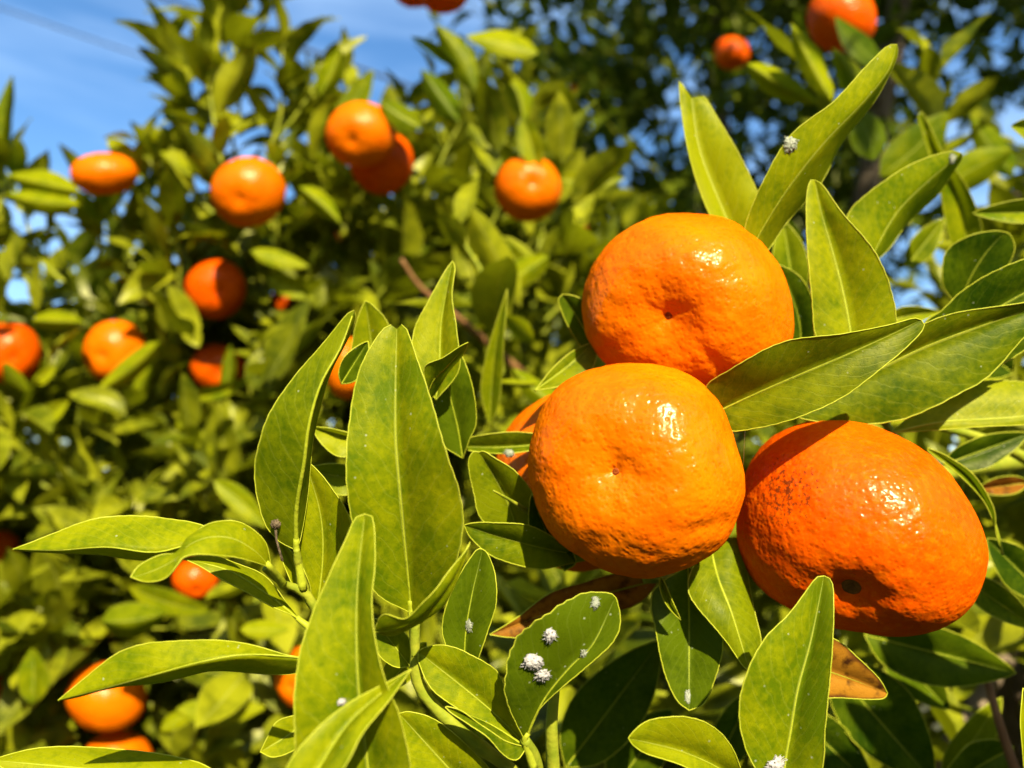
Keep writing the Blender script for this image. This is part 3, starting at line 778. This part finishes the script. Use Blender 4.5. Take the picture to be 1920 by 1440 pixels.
CL = None
tangerine('large orange tangerine in the middle of the cluster, hiding the bottom of the one above', (1195, 882), .240,
          [(1175, 680), (1240, 686), (1300, 706), (1345, 747), (1367, 800), (1385, 850), (1397, 900), (1391, 950), (1370, 1002), (1330, 1042), (1270, 1074), (1215, 1086), (1150, 1076), (1092, 1050), (1050, 1018), (1010, 960), (991, 890), (995, 820), (1020, 760), (1060, 715), (1110, 690)],
          (1138, 885), 'peel_near', seed=2, dep=.27, dw=.46, grooves=((.62, -.48, .06, .022, .25, .28), (-.05, -.72, .06, .014, -.15, .3), (.25, -.86, .06, .014, .25, .3), (-.45, -.72, .07, .018, .8, .2)), roughn=.005)
tangerine('large orange tangerine at the top of the cluster with a small brown button', (1290, 562), .276,
          [(1290, 400), (1345, 406), (1402, 430), (1442, 475), (1470, 520), (1488, 580), (1487, 635), (1465, 690), (1410, 735), (1320, 745), (1220, 730), (1145, 690), (1100, 640), (1090, 570), (1105, 510), (1140, 460), (1190, 420), (1240, 402)],
          (1240, 602), 'peel_near', seed=5, dep=.24, dw=.42, grooves=((.25, -.62, .08, .03, -.7, .3), (-.1, -.55, .06, .02, 1.2, .3)), scar_r=.0019)
C3 = P(1615, 990, .252)
sc_at = tuple((P(1432, 905, .232) - C3))
M['peel_scarred'] = peel_mat('peel_scarred', (0.57, 0.060, 0.0002), (0.64, 0.086, 0.0004), sc_at, 0.15)
tangerine('deep orange wide tangerine with a brown rough blemish, right of the middle one', (1615, 990), .252,
          [(1540, 785), (1600, 790), (1660, 808), (1705, 828), (1762, 870), (1810, 928), (1840, 990), (1852, 1040), (1845, 1100), (1810, 1150), (1750, 1184), (1690, 1193), (1600, 1182), (1500, 1150), (1430, 1110), (1392, 1050), (1380, 970), (1395, 890), (1430, 832), (1480, 799)],
          (1592, 1120), M['peel_scarred'], seed=8, dep=.15, dw=.24, ribs=.006, scar_r=.0055, scar_mat='calyx', lump=.015, grooves=((.42, .62, .07, .03, .9, .2),))
tangerine('orange tangerine wedged behind the middle one, mostly hidden by leaves', (1088, 900), .300,
          ell((1088, 900), 164, 170), (960, 980), 'peel', seed=11, scar=False, res=(80, 60))

BG = [  # label, centre, radius x, radius y, z, dimple, material
 ('flattened orange tangerine against the blue sky at the end of the bush', (195, 326), 65, 40, .74, (205, 380), 'peel'),
 ('round bright tangerine with a dark navel below a tall leafy shoot', (465, 360), 71, 66, .70, (447, 374), 'peel'),
 ('bright tangerine with a dark navel overlapping a lower fruit', (677, 252), 67, 62, .70, (657, 266), 'peel'),
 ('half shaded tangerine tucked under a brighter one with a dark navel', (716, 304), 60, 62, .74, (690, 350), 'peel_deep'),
 ('round bright tangerine with a shallow hollow facing out, leaf spreading from its side', (990, 354), 63, 62, .72, (1000, 342), 'peel'),
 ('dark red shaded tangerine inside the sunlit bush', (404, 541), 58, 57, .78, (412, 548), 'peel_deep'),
 ('orange tangerine with leaf shadows resting above pale narrow leaves', (216, 660), 61, 60, .76, (188, 668), 'peel'),
 ('orange tangerine cut by the frame, its front covered by small leaves', (18, 662), 60, 58, .74, (26, 672), 'peel_deep'),
 ('round tangerine partly behind a long outstretched shadowed leaf', (199, 1308), 76, 66, .66, (230, 1260), 'peel'),
 ('tangerine just under the round one below the outstretched leaf', (222, 1424), 66, 56, .68, (222, 1470), 'peel'),
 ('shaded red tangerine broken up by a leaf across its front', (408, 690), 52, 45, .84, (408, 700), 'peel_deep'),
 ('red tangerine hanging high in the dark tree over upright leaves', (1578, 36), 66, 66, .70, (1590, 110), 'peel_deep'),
 ('small red tangerine deep in the dark tree with one lit spot', (1372, 100), 34, 32, 1.30, (1380, 120), 'peel_deep'),
 ('smaller tangerine of the pair high against open sky', (778, -22), 42, 38, .80, (778, 18), 'peel_deep'),
 ('larger tangerine of the pair high against open sky', (832, -24), 50, 52, .78, (838, 26), 'peel_deep'),
 ('bright tangerine glimpsed between two upright pointed leaves', (652, 690), 46, 58, .62, (670, 660), 'peel'),
 ('tangerine mostly hidden behind the broad front leaf', (566, 1272), 50, 60, .60, (540, 1290), 'peel'),
 ('orange tangerine below the tip of the long sideways leaf', (2, 1026), 36, 32, .74, (10, 1030), 'peel_deep'),
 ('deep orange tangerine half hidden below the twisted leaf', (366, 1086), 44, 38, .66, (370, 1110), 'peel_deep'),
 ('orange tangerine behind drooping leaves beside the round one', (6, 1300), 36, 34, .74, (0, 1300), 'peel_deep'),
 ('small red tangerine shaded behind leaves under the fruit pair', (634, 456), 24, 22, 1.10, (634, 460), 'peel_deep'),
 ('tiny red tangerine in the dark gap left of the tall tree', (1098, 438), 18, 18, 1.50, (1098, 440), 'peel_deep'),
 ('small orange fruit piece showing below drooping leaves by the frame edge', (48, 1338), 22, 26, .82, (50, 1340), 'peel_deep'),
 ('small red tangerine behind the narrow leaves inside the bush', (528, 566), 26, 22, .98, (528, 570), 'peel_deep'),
 ('tiny reddish tangerine deep in the tall tree beside sky specks', (1079, 170), 12, 12, 1.90, (1079, 172), 'peel_deep'),
]
for i, (lb, c, rx, ry, z, dm, mt) in enumerate(BG):
    tangerine(lb, c, z, ell(c, rx, ry), dm, mt, seed=20 + i, res=(56, 40), dep=.14, dw=.34, lump=.018, scar=(rx > 40), group='blurred tangerines in the grove behind')

# ------------------------------------------------------------------ crowns
def leaf_template(fold, curl, widthk, twist):
    n, m = 7, 2
    V, UV, Fc = [], [], []
    for i in range(n):
        t = i / (n - 1)
        pr = math.sin(math.pi * t ** 0.82) ** 0.8 if 0 < t < 1 else 0.02
        ang = curl * t
        cy, cz = (math.sin(ang) / curl, -(1 - math.cos(ang)) / curl) if abs(curl) > 1e-3 else (t, 0)
        for j in range(-m, m + 1):
            s = j / m
            hw = widthk * pr * s
            zoff = abs(hw) * fold + 0.02 * math.sin(t * 9 + j)
            x = hw * math.cos(twist * t) - zoff * math.sin(twist * t)
            zz = hw * math.sin(twist * t) + zoff * math.cos(twist * t)
            V.append((x, cy - math.sin(ang) * 0 , cz + zz))
            UV.append((0.5 + 0.5 * s, t))
    k = 2 * m + 1
    for i in range(n - 1):
        for j in range(k - 1):
            Fc.append((i * k + j, i * k + j + 1, (i + 1) * k + j + 1, (i + 1) * k + j))
    return np.array(V), np.array(UV), Fc

TR = random.Random(3)
TEMPL = [leaf_template(TR.uniform(.05, .9), TR.uniform(-.3, 1.0), TR.uniform(.16, .23), TR.uniform(-.5, .5)) for _ in range(10)]

def basis(y, up, roll):
    y = y.normalized()
    x = y.cross(up)
    x = x.normalized() if x.length > 1e-4 else y.orthogonal().normalized()
    zc = x.cross(y)
    q = Quaternion(y, roll)
    return q @ x, y, q @ zc

def make_shoot(rg, base, d, length, nleaf, size):
    """returns stem points and leaf placements (template, matrix)"""
    d = d.normalized()
    side = d.orthogonal().normalized()
    side = Quaternion(d, rg.uniform(0, 6.28)) @ side
    pts = [base + d * length * t + side * length * .12 * math.sin(t * 3) + Vector((0, 0, 1)) * length * .10 * t * t for t in (0, .33, .66, 1)]
    lv = []
    a0 = rg.uniform(0, 6.28)
    for i in range(nleaf):
        t = 0.15 + 0.85 * i / max(1, nleaf - 1)
        p = base + d * length * t + side * length * .12 * math.sin(t * 3) + Vector((0, 0, 1)) * length * .10 * t * t
        q = Quaternion(d, a0 + i * 2.4)
        o = q @ d.orthogonal().normalized()
        spread = rg.uniform(.55, 1.15) * (1.15 - .55 * t)
        y = d * math.cos(spread) + o * math.sin(spread)
        y.z += rg.uniform(-.25, .22)
        x, yy, zz = basis(y, d + Vector((0, 0, .7)), rg.uniform(-.6, .6))
        s = size * rg.uniform(.52, 1.22) * (1.0 - .25 * t)
        pet = p + yy * .008
        mtx = Matrix(((x.x * s, yy.x * s, zz.x * s, pet.x), (x.y * s, yy.y * s, zz.y * s, pet.y), (x.z * s, yy.z * s, zz.z * s, pet.z), (0, 0, 0, 1)))
        lv.append((rg.randrange(len(TEMPL)), mtx, rg.uniform(-.1, .9)))
    return pts, lv

FRU = [(P(c[0], c[1], z), max(rx, ry) * (1.0 if rx > 38 else .45) * z / F) for (_, c, rx, ry, z, _, _) in BG]
def hides_fruit(p, sz):
    """a leaf that would stand right in front of a fruit the photograph shows"""
    v = p - CAM
    for C, r in FRU:
        w_ = C - CAM
        L_ = w_.length
        k = v.dot(w_) / L_
        if k < L_ + r * .5 and (v - w_ * (k / L_)).length < (r * .92 + min(sz * .14, r * .5)) * k / L_:
            return True
    return False

def in_front_zone(p):
    """keeps crown leaves out of the space of the near branch and the photographer's arm's length"""
    v = p - CAM
    z = -v.dot(AX_B)
    return z < .36 and abs(v.dot(AX_R)) < .62 * max(z, .05) + .25 and abs(v.dot(AX_U)) < .9

def proj(p):
    v = p - CAM
    z = -v.dot(AX_B)
    return (960 + v.dot(AX_R) / z * F, 720 - v.dot(AX_U) / z * F, z) if z > .02 else (-9999, -9999, 1e9)

def crown(tree, ells, extra, mat, seed, limit, size=.075, shell=(.45, 1.0), keep=None, twigmat='twig'):
    rg = random.Random(seed)
    leaves, twigs = [], Bag()
    def put(base, d, ln, nl, sz):
        pts, lv = make_shoot(rg, base, d, ln, nl, sz)
        ok = [l for l in lv if not any(hides_fruit(l[1].translation + l[1].col[1].to_3d() * q_, sz * k_) for q_, k_ in ((.05, .3), (.35, 1), (.65, 1), (1.0, .3))) and not in_front_zone(l[1].translation + l[1].col[1].to_3d() * .5)]
        if keep: ok = [l for l in ok if keep(l[1].translation + l[1].col[1].to_3d() * .7)]
        if len(ok) >= 2:
            leaves.extend(ok)
            if not any(in_front_zone(q) or hides_fruit(q, .10) for q in pts):
                twigs.add(tube(pts, [.0022, .0019, .0015, .0009], 5, False))
    for (c, r, ns, ln) in ells:
        c = Vector(c)
        for _ in range(ns):
            z = rg.uniform(-1, 1); a = rg.uniform(0, 6.2832); q = math.sqrt(1 - z * z)
            u = Vector((q * math.cos(a), q * math.sin(a), z))
            f = rg.uniform(shell[0] ** 3, shell[1] ** 3) ** (1 / 3)
            b = c + Vector((u.x * r[0], u.y * r[1], u.z * r[2])) * f
            if b.z < .25: continue
            put(b, u + Vector((rg.uniform(-.5, .5), rg.uniform(-.5, .5), rg.uniform(-.1, .7))), ln * rg.uniform(.7, 1.2), rg.randint(6, 10), size)
    for (b, d, ln, nl, sz) in extra:
        put(b, d, ln, nl, sz)
    # the leaves that show largest stay single objects, the rest is one mass
    def score(l):
        x, y, z = proj(l[1].translation + l[1].col[1].to_3d() * .5)
        if -40 < x < 1960 and -40 < y < 1480:
            return z
        return 50 + z
    leaves.sort(key=score)
    me_cache = {}
    for (k, mtx, tn) in leaves[:limit]:
        tb = min(4, max(0, int(tn * 5)))
        key = (k, tb)
        if key not in me_cache:
            V, UV, Fc = TEMPL[k]
            o = mesh_obj('leaf', V, Fc, [M[mat]], tree, (0, 0, 0), UV, None, tb / 5 + .05)
            me_cache[key] = o.data
        else:
            o = bpy.data.objects.new('leaf', me_cache[key]); col.objects.link(o); o.parent = tree
        o.matrix_basis = Matrix.Translation(-tree.location) @ mtx
    rest = leaves[limit:]
    if rest:
        VV, UU, FF, TT, off = [], [], [], [], 0
        to = np.array(tree.location)
        for (k, mtx, tn) in rest:
            V, UV, Fc = TEMPL[k]
            A = np.array(mtx)
            VV.append(V @ A[:3, :3].T + A[:3, 3] - to); UU.append(UV); TT.append(np.full(len(V), tn))
            FF.append(np.array(Fc) + off); off += len(V)
        VV = np.vstack(VV); FF = np.vstack(FF)
        tag(mesh_obj('foliage', VV, FF.tolist(), [M[mat]], tree, (0, 0, 0), np.vstack(UU), None, np.concatenate(TT)), kind='stuff')
    if twigs.v:
        tl = tree.location
        tag(mesh_obj('twigs', [v - tl for v in twigs.v], twigs.f, [M[twigmat]], tree), kind='stuff')
    return len(leaves)

def trunk(tree, h, r, limbs, seed):
    rg = random.Random(seed)
    pts = [Vector((.03 * mnoise.noise(Vector((i * .7, seed, 0))), .03 * mnoise.noise(Vector((i * .7, seed, 5))), -.05 + (h + .05) * i / 9)) for i in range(10)]
    V, Fc = tube(pts, [r * (1.5 if i == 0 else 1 - .25 * i / 9) for i in range(10)], 12)
    mesh_obj('trunk', V, Fc, [M['bark']], tree)
    top = pts[-1]
    for e in limbs:
        e = Vector(e) - tree.location
        mid = top.lerp(e, .5) + Vector((rg.uniform(-.05, .05), rg.uniform(-.05, .05), rg.uniform(.0, .1)))
        c = catmull([tuple(top - Vector((0, 0, .03))), tuple(mid), tuple(e)], 16)
        V, Fc = tube([Vector(q) for q in c], [r * .62 * (1 - .75 * i / 15) for i in range(16)], 8)
        mesh_obj('branch', V, Fc, [M['bark']], tree)

def S(px, py, z, dpx, dpy, dz, ln, nl, sz):
    """a single shoot: base, direction in view axes"""
    return (P(px, py, z), AX_R * dpx + AX_U * -dpy - AX_B * dz, ln, nl, sz)

n2 = crown(tree_bush,
      [(P(120, 1000, .90), (.28, .24, .26), 190, .09), (P(480, 960, .90), (.28, .26, .29), 210, .09), (P(860, 880, 1.02), (.27, .30, .31), 160, .10),
       (P(260, 1400, .84), (.36, .26, .24), 190, .09), (P(760, 1400, .92), (.36, .30, .28), 170, .10), (P(580, 680, 1.0), (.22, .20, .16), 130, .10), (P(900, 580, 1.14), (.22, .2, .17), 120, .11),
       (P(350, 1080, 1.40), (.66, .3, .44), 520, .12), (P(1000, 1100, 1.6), (.6, .3, .52), 380, .12)],
      [S(450, 330, .78, .05, -1, .1, .22, 18, .086), S(470, 180, .80, .0, -1, .05, .20, 20, .086), S(420, 260, .76, -.5, -.8, 0, .10, 12, .062), S(400, 400, .74, -.7, -.6, 0, .08, 10, .06), S(520, 260, .80, .5, -.7, 0, .08, 9, .06),
       S(440, 420, .74, -.2, -1, 0, .14, 12, .086), S(480, 80, .82, .1, -1, 0, .16, 14, .086), S(390, 220, .80, -.6, -.8, .1, .07, 9, .06), S(450, 230, .78, -.2, -1, 0, .14, 14, .086), S(500, 300, .80, .1, -1, 0, .12, 12, .086), S(470, 20, .84, -.1, -1, 0, .16, 14, .086), S(410, 330, .78, -.4, -.8, 0, .08, 12, .06),
       S(560, 430, .82, .2, -1, 0, .12, 10, .07), S(610, 340, .84, .2, -1, 0, .10, 10, .07), S(690, 430, .84, .4, -1, .1, .12, 10, .07), S(780, 420, .84, .5, -1, 0, .12, 10, .07), S(560, 330, .84, .1, -1, 0, .08, 9, .07), S(740, 360, .86, .1, -1, 0, .08, 9, .07),
       S(850, 400, .84, .1, -1, 0, .12, 11, .07), S(900, 460, .84, .4, -.9, 0, .14, 11, .07), S(960, 400, .86, .1, -1, .1, .12, 10, .07), S(940, 300, .86, .1, -1, .1, .10, 9, .07), S(830, 330, .86, -.1, -1, 0, .09, 9, .07), S(1010, 470, .84, .3, -1, 0, .12, 10, .07),
       S(60, 540, .74, -.8, -.6, .1, .08, 9, .07), S(20, 480, .74, -.9, -.4, 0, .06, 7, .07), S(120, 530, .76, -.6, -.5, 0, .07, 9, .07), S(-20, 430, .72, .2, -1, 0, .06, 4, .08), S(250, 520, .78, -.3, -1, 0, .07, 9, .066), S(290, 470, .78, .1, -1, .1, .07, 9, .066), S(180, 500, .80, 0, -1, .1, .07, 9, .066), S(330, 420, .80, -.2, -1, .1, .08, 9, .066), S(70, 470, .78, -.3, -.9, .1, .06, 8, .066),
       S(600, 480, .80, 0, -1, 0, .10, 10, .066), S(720, 520, .80, .2, -1, 0, .10, 10, .066), S(330, 520, .78, -.2, -1, -.2, .09, 10, .066), S(520, 500, .78, .1, -.9, -.3, .09, 10, .066)],
      'crown', 11, 300, .074)
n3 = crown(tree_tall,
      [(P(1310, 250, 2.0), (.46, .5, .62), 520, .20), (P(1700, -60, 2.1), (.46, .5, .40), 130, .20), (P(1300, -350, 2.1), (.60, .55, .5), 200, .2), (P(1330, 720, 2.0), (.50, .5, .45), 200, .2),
       ((1.45, 1.35, 2.9), (.55, .6, .55), 200, .2), ((.70, .95, 2.98), (.70, .55, .38), 420, .2), ((1.35, 1.05, 3.35), (.6, .5, .4), 200, .2)],  # unseen crown parts added right and overhead, to shade this tree
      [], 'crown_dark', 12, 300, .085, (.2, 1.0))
n1 = crown(tree_front,
      [(P(1500, 1250, .62), (.17, .16, .16), 60, .10), (P(1900, 1250, .60), (.18, .16, .18), 60, .10), (P(1150, 1420, .60), (.16, .14, .12), 40, .10),
       (P(1850, 930, .70), (.16, .16, .15), 30, .10), (P(2450, 900, .70), (.20, .22, .40), 110, .12), ((.46, .04, 2.36), (.16, .14, .10), 26, .10)],  # the last two lie out of view, added for the shade they cast
      [S(1700, 420, .60, .2, -1, .1, .12, 9, .075), S(1560, 330, .58, .1, -1, 0, .12, 8, .075),
       S(1880, 520, .60, .3, -1, 0, .08, 6, .07), S(1000, 640, .56, -.2, -1, .1, .12, 9, .07), S(940, 700, .52, -.4, -1, 0, .10, 8, .07), S(1020, 560, .60, .1, -1, 0, .10, 8, .07)],
      'crown', 13, 190)
print('leaves', n1, n2, n3)
trunk(tree_bush, .75, .045, [P(160, 930, 1.02), P(560, 880, 1.05), P(930, 800, 1.15), P(300, 1350, .95), P(800, 1350, 1.0), P(640, 560, 1.1)], 1)
trunk(tree_tall, .9, .07, [P(1330, 250, 2.0), P(1700, 60, 2.1), P(1300, -350, 2.1), P(1500, 700, 2.0), (1.45, 1.35, 2.9), (.70, .95, 2.98)], 2)
trunk(tree_front, .8, .05, [P(1500, 1250, .62), P(1900, 1250, .60), P(1150, 1420, .60), P(1800, 700, .70), P(2450, 900, .70), P(2050, 850, .45), P(2000, 1050, .60)], 3)

# unseen trees added behind the camera to hold back sky light
row = empty('tangerine_tree', (-2.7, -1.1, 0))
tag(row, 'unseen tangerine tree added behind the camera to block sky light', 'tree', 'added trees that block sky light')
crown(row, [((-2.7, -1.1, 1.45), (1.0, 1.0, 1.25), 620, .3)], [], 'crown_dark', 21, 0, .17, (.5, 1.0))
trunk(row, .7, .06, [(-2.4, -1.0, 1.5), (-3.0, -1.3, 1.6), (-2.7, -.8, 1.7)], 6)
for x, y, a in ((-1.5, -2.6, 1.1), (.4, -3.3, 2.3), (2.3, -2.7, 3.7), (3.2, -1.0, 5.0)):
    c = row.copy(); col.objects.link(c); c.location = (x, y, 0); c.rotation_euler = (0, 0, a)
    for ch in list(row.children):
        d = ch.copy(); col.objects.link(d); d.parent = c

# ------------------------------------------------------------------ small things on the leaves
from mathutils.bvhtree import BVHTree
BVH = BVHTree.FromPolygons(SURF_V, SURF_F)
def fluff(name, label, cat, px, py, z, r, mat, seed, flat=.5, el=1.0, rot=0.0, group=None):
    rg = random.Random(seed)
    hit, hn, _, _ = BVH.ray_cast(CAM, (P(px, py, z) - CAM).normalized())
    C = hit if hit is not None else P(px, py, z)
    Nn = hn if hit is not None else (CAM - C).normalized()
    if Nn.dot(CAM - C) < 0: Nn = -Nn
    C = C + Nn * r * flat * .25
    Rt = AX_U.cross(Nn).normalized(); Up = Nn.cross(Rt)
    Rr = Rt * math.cos(rot) + Up * math.sin(rot); Uu = Up * math.cos(rot) - Rt * math.sin(rot)
    b = Bag()
    nu, nv = 18, 12
    V, Fc = [], []
    for i in range(nv + 1):
        th = math.pi * i / nv
        for k in range(nu):
            ph = 2 * math.pi * k / nu
            d = Vector((math.sin(th) * math.cos(ph), math.sin(th) * math.sin(ph), math.cos(th)))
            q = r * (1 + .55 * mnoise.noise(d * 3 + Vector((seed, 0, 0))) + .4 * mnoise.noise(d * 8 + Vector((0, seed, 0))))
            V.append(Rr * d.x * q * el + Uu * d.y * q + Nn * d.z * q * flat)
    for i in range(nv):
        for k in range(nu):
            Fc.append((i * nu + k, (i + 1) * nu + k, (i + 1) * nu + (k + 1) % nu, i * nu + (k + 1) % nu))
    b.add((V, Fc))
    for _ in range(46):                                    # waxy filaments
        a = rg.uniform(0, 6.28); e = rg.uniform(-.1, 1.0)
        d = (Rr * math.cos(a) * el + Uu * math.sin(a)) * math.cos(e) + Nn * math.sin(e) * flat
        p0 = d * r * .7; p1 = d * r * rg.uniform(1.1, 1.6) + Rr * rg.uniform(-.3, .3) * r
        b.add(tube([p0, p0.lerp(p1, .5) + Uu * rg.uniform(-.15, .15) * r, p1], [r * .08, r * .06, r * .03], 4))
    o = mesh_obj(name, b.v, b.f, [M[mat]], None, C)
    return tag(o, label, cat, group)

fluff('mealybug', 'white cottony mealybug highest on the rounded mottled leaf', 'insect', 1031, 1190, .2022, .0017, 'wax', 1, .6, .8)
fluff('mealybug', 'white cottony mealybug, larger of the touching two on the rounded mottled leaf', 'insect', 999, 1240, .2022, .0020, 'wax', 2, .6, 1.2, -.3)
fluff('mealybug', 'white cottony mealybug, smaller of the touching two on the rounded mottled leaf', 'insect', 1017, 1264, .2022, .0017, 'wax', 3, .6, 1.0)
fluff('wax_patch', 'thin greyish wax patch beside the midrib of the rounded mottled leaf', 'wax patch', 1094, 1226, .2015, .0013, 'oldwax', 4, .3, .6, .4)
fluff('wax_patch', 'faint grey wax patch at the tip of the rounded mottled leaf', 'wax patch', 1116, 1130, .2005, .0014, 'oldwax', 5, .25, .7)
fluff('wax_patch', 'white waxy patch on the long upright leaf above the top tangerine', 'wax patch', 1481, 271, .2500, .0022, 'oldwax', 6, .3, .9)
fluff('wax_patch', 'small white wax spot near the tip of the arching leaf', 'wax patch', 1785, 298, .2830, .0016, 'oldwax', 7, .3, .7)
fluff('wax_patch', 'round grey wax spot on the dark leaf below the broad bright leaf', 'wax patch', 878, 1172, .2345, .0016, 'oldwax', 8, .2, 1.0)
fluff('wax_crumb', 'white crumb on the narrow leaf left of the middle tangerine', 'crumb', 955, 850, .2705, .0012, 'oldwax', 9, .5, 1.3, -.3)
fluff('wax_patch', 'pale patch at the hanging tip of the dark leaf under the fruit', 'wax patch', 1291, 1306, .2455, .0018, 'oldwax', 10, .15, .7)
fluff('mealybug', 'white mealybug at the bottom of the tall front leaf', 'insect', 1452, 1434, .2015, .0020, 'wax', 12, .4, 1.3, .2)
fluff('wax_crumb', 'tiny white speck on the broad front leaf', 'crumb', 640, 1316, .1770, .0007, 'wax', 13, .5, 1.3)
b_ = Bag()
for k in range(26):
    a = k * 2.4; e = math.acos(1 - 2 * (k + .5) / 26)
    d = Vector((math.sin(e) * math.cos(a), math.sin(e) * math.sin(a), math.cos(e)))
    b_.add(tube([d * .0002, d * .0010, d * .0014 + Vector((0, 0, .0002))], [.0005, .0006, .0002], 5))
b_.add(tube([Vector((0, 0, -.001)), Vector((.0004, 0, -.004)), Vector((.0022, 0, -.0095))], [.0004, .0003, .0004], 6))
tag(mesh_obj('dried_bud', b_.v, b_.f, [M['bud']], None, P(517, 984, .212)), 'small dried brown flower bud on a thin stalk by the twisted leaf', 'bud')

tv, tf = tube([P(1397, 805, .238), P(1395, 845, .240), P(1394, 872, .243)], [.00006] * 3, 5)
c0 = P(1395, 845, .240)
tag(mesh_obj('spider_thread', [v - c0 for v in tv], tf, [M['thread']], None, c0), 'fine spider thread between the fruits, below the horizontal leaf', 'thread')

# ------------------------------------------------------------------ overhead cables
def cable(label, a, b, r):
    A, B = P(*a), P(*b)
    d = B - A
    pts = [A + d * t - Vector((0, 0, 1)) * (0.9 * (1 - ((t - .5) * 2) ** 2)) + Vector((0, 0, 0)) for t in [i / 40 for i in range(41)]]
    V, Fc = tube([p - A for p in pts], [r] * 41, 8)
    tag(mesh_obj('overhead_cable', V, Fc, [M['cable']], None, A), label, 'cable', 'overhead cables in the sky')
cable('upper dark overhead cable crossing the blue sky', (-1500, -680, 26), (2400, 700, 38), .07)
cable('fainter lower overhead cable crossing the blue sky', (-1500, -520, 27), (2400, 780, 40), .035)
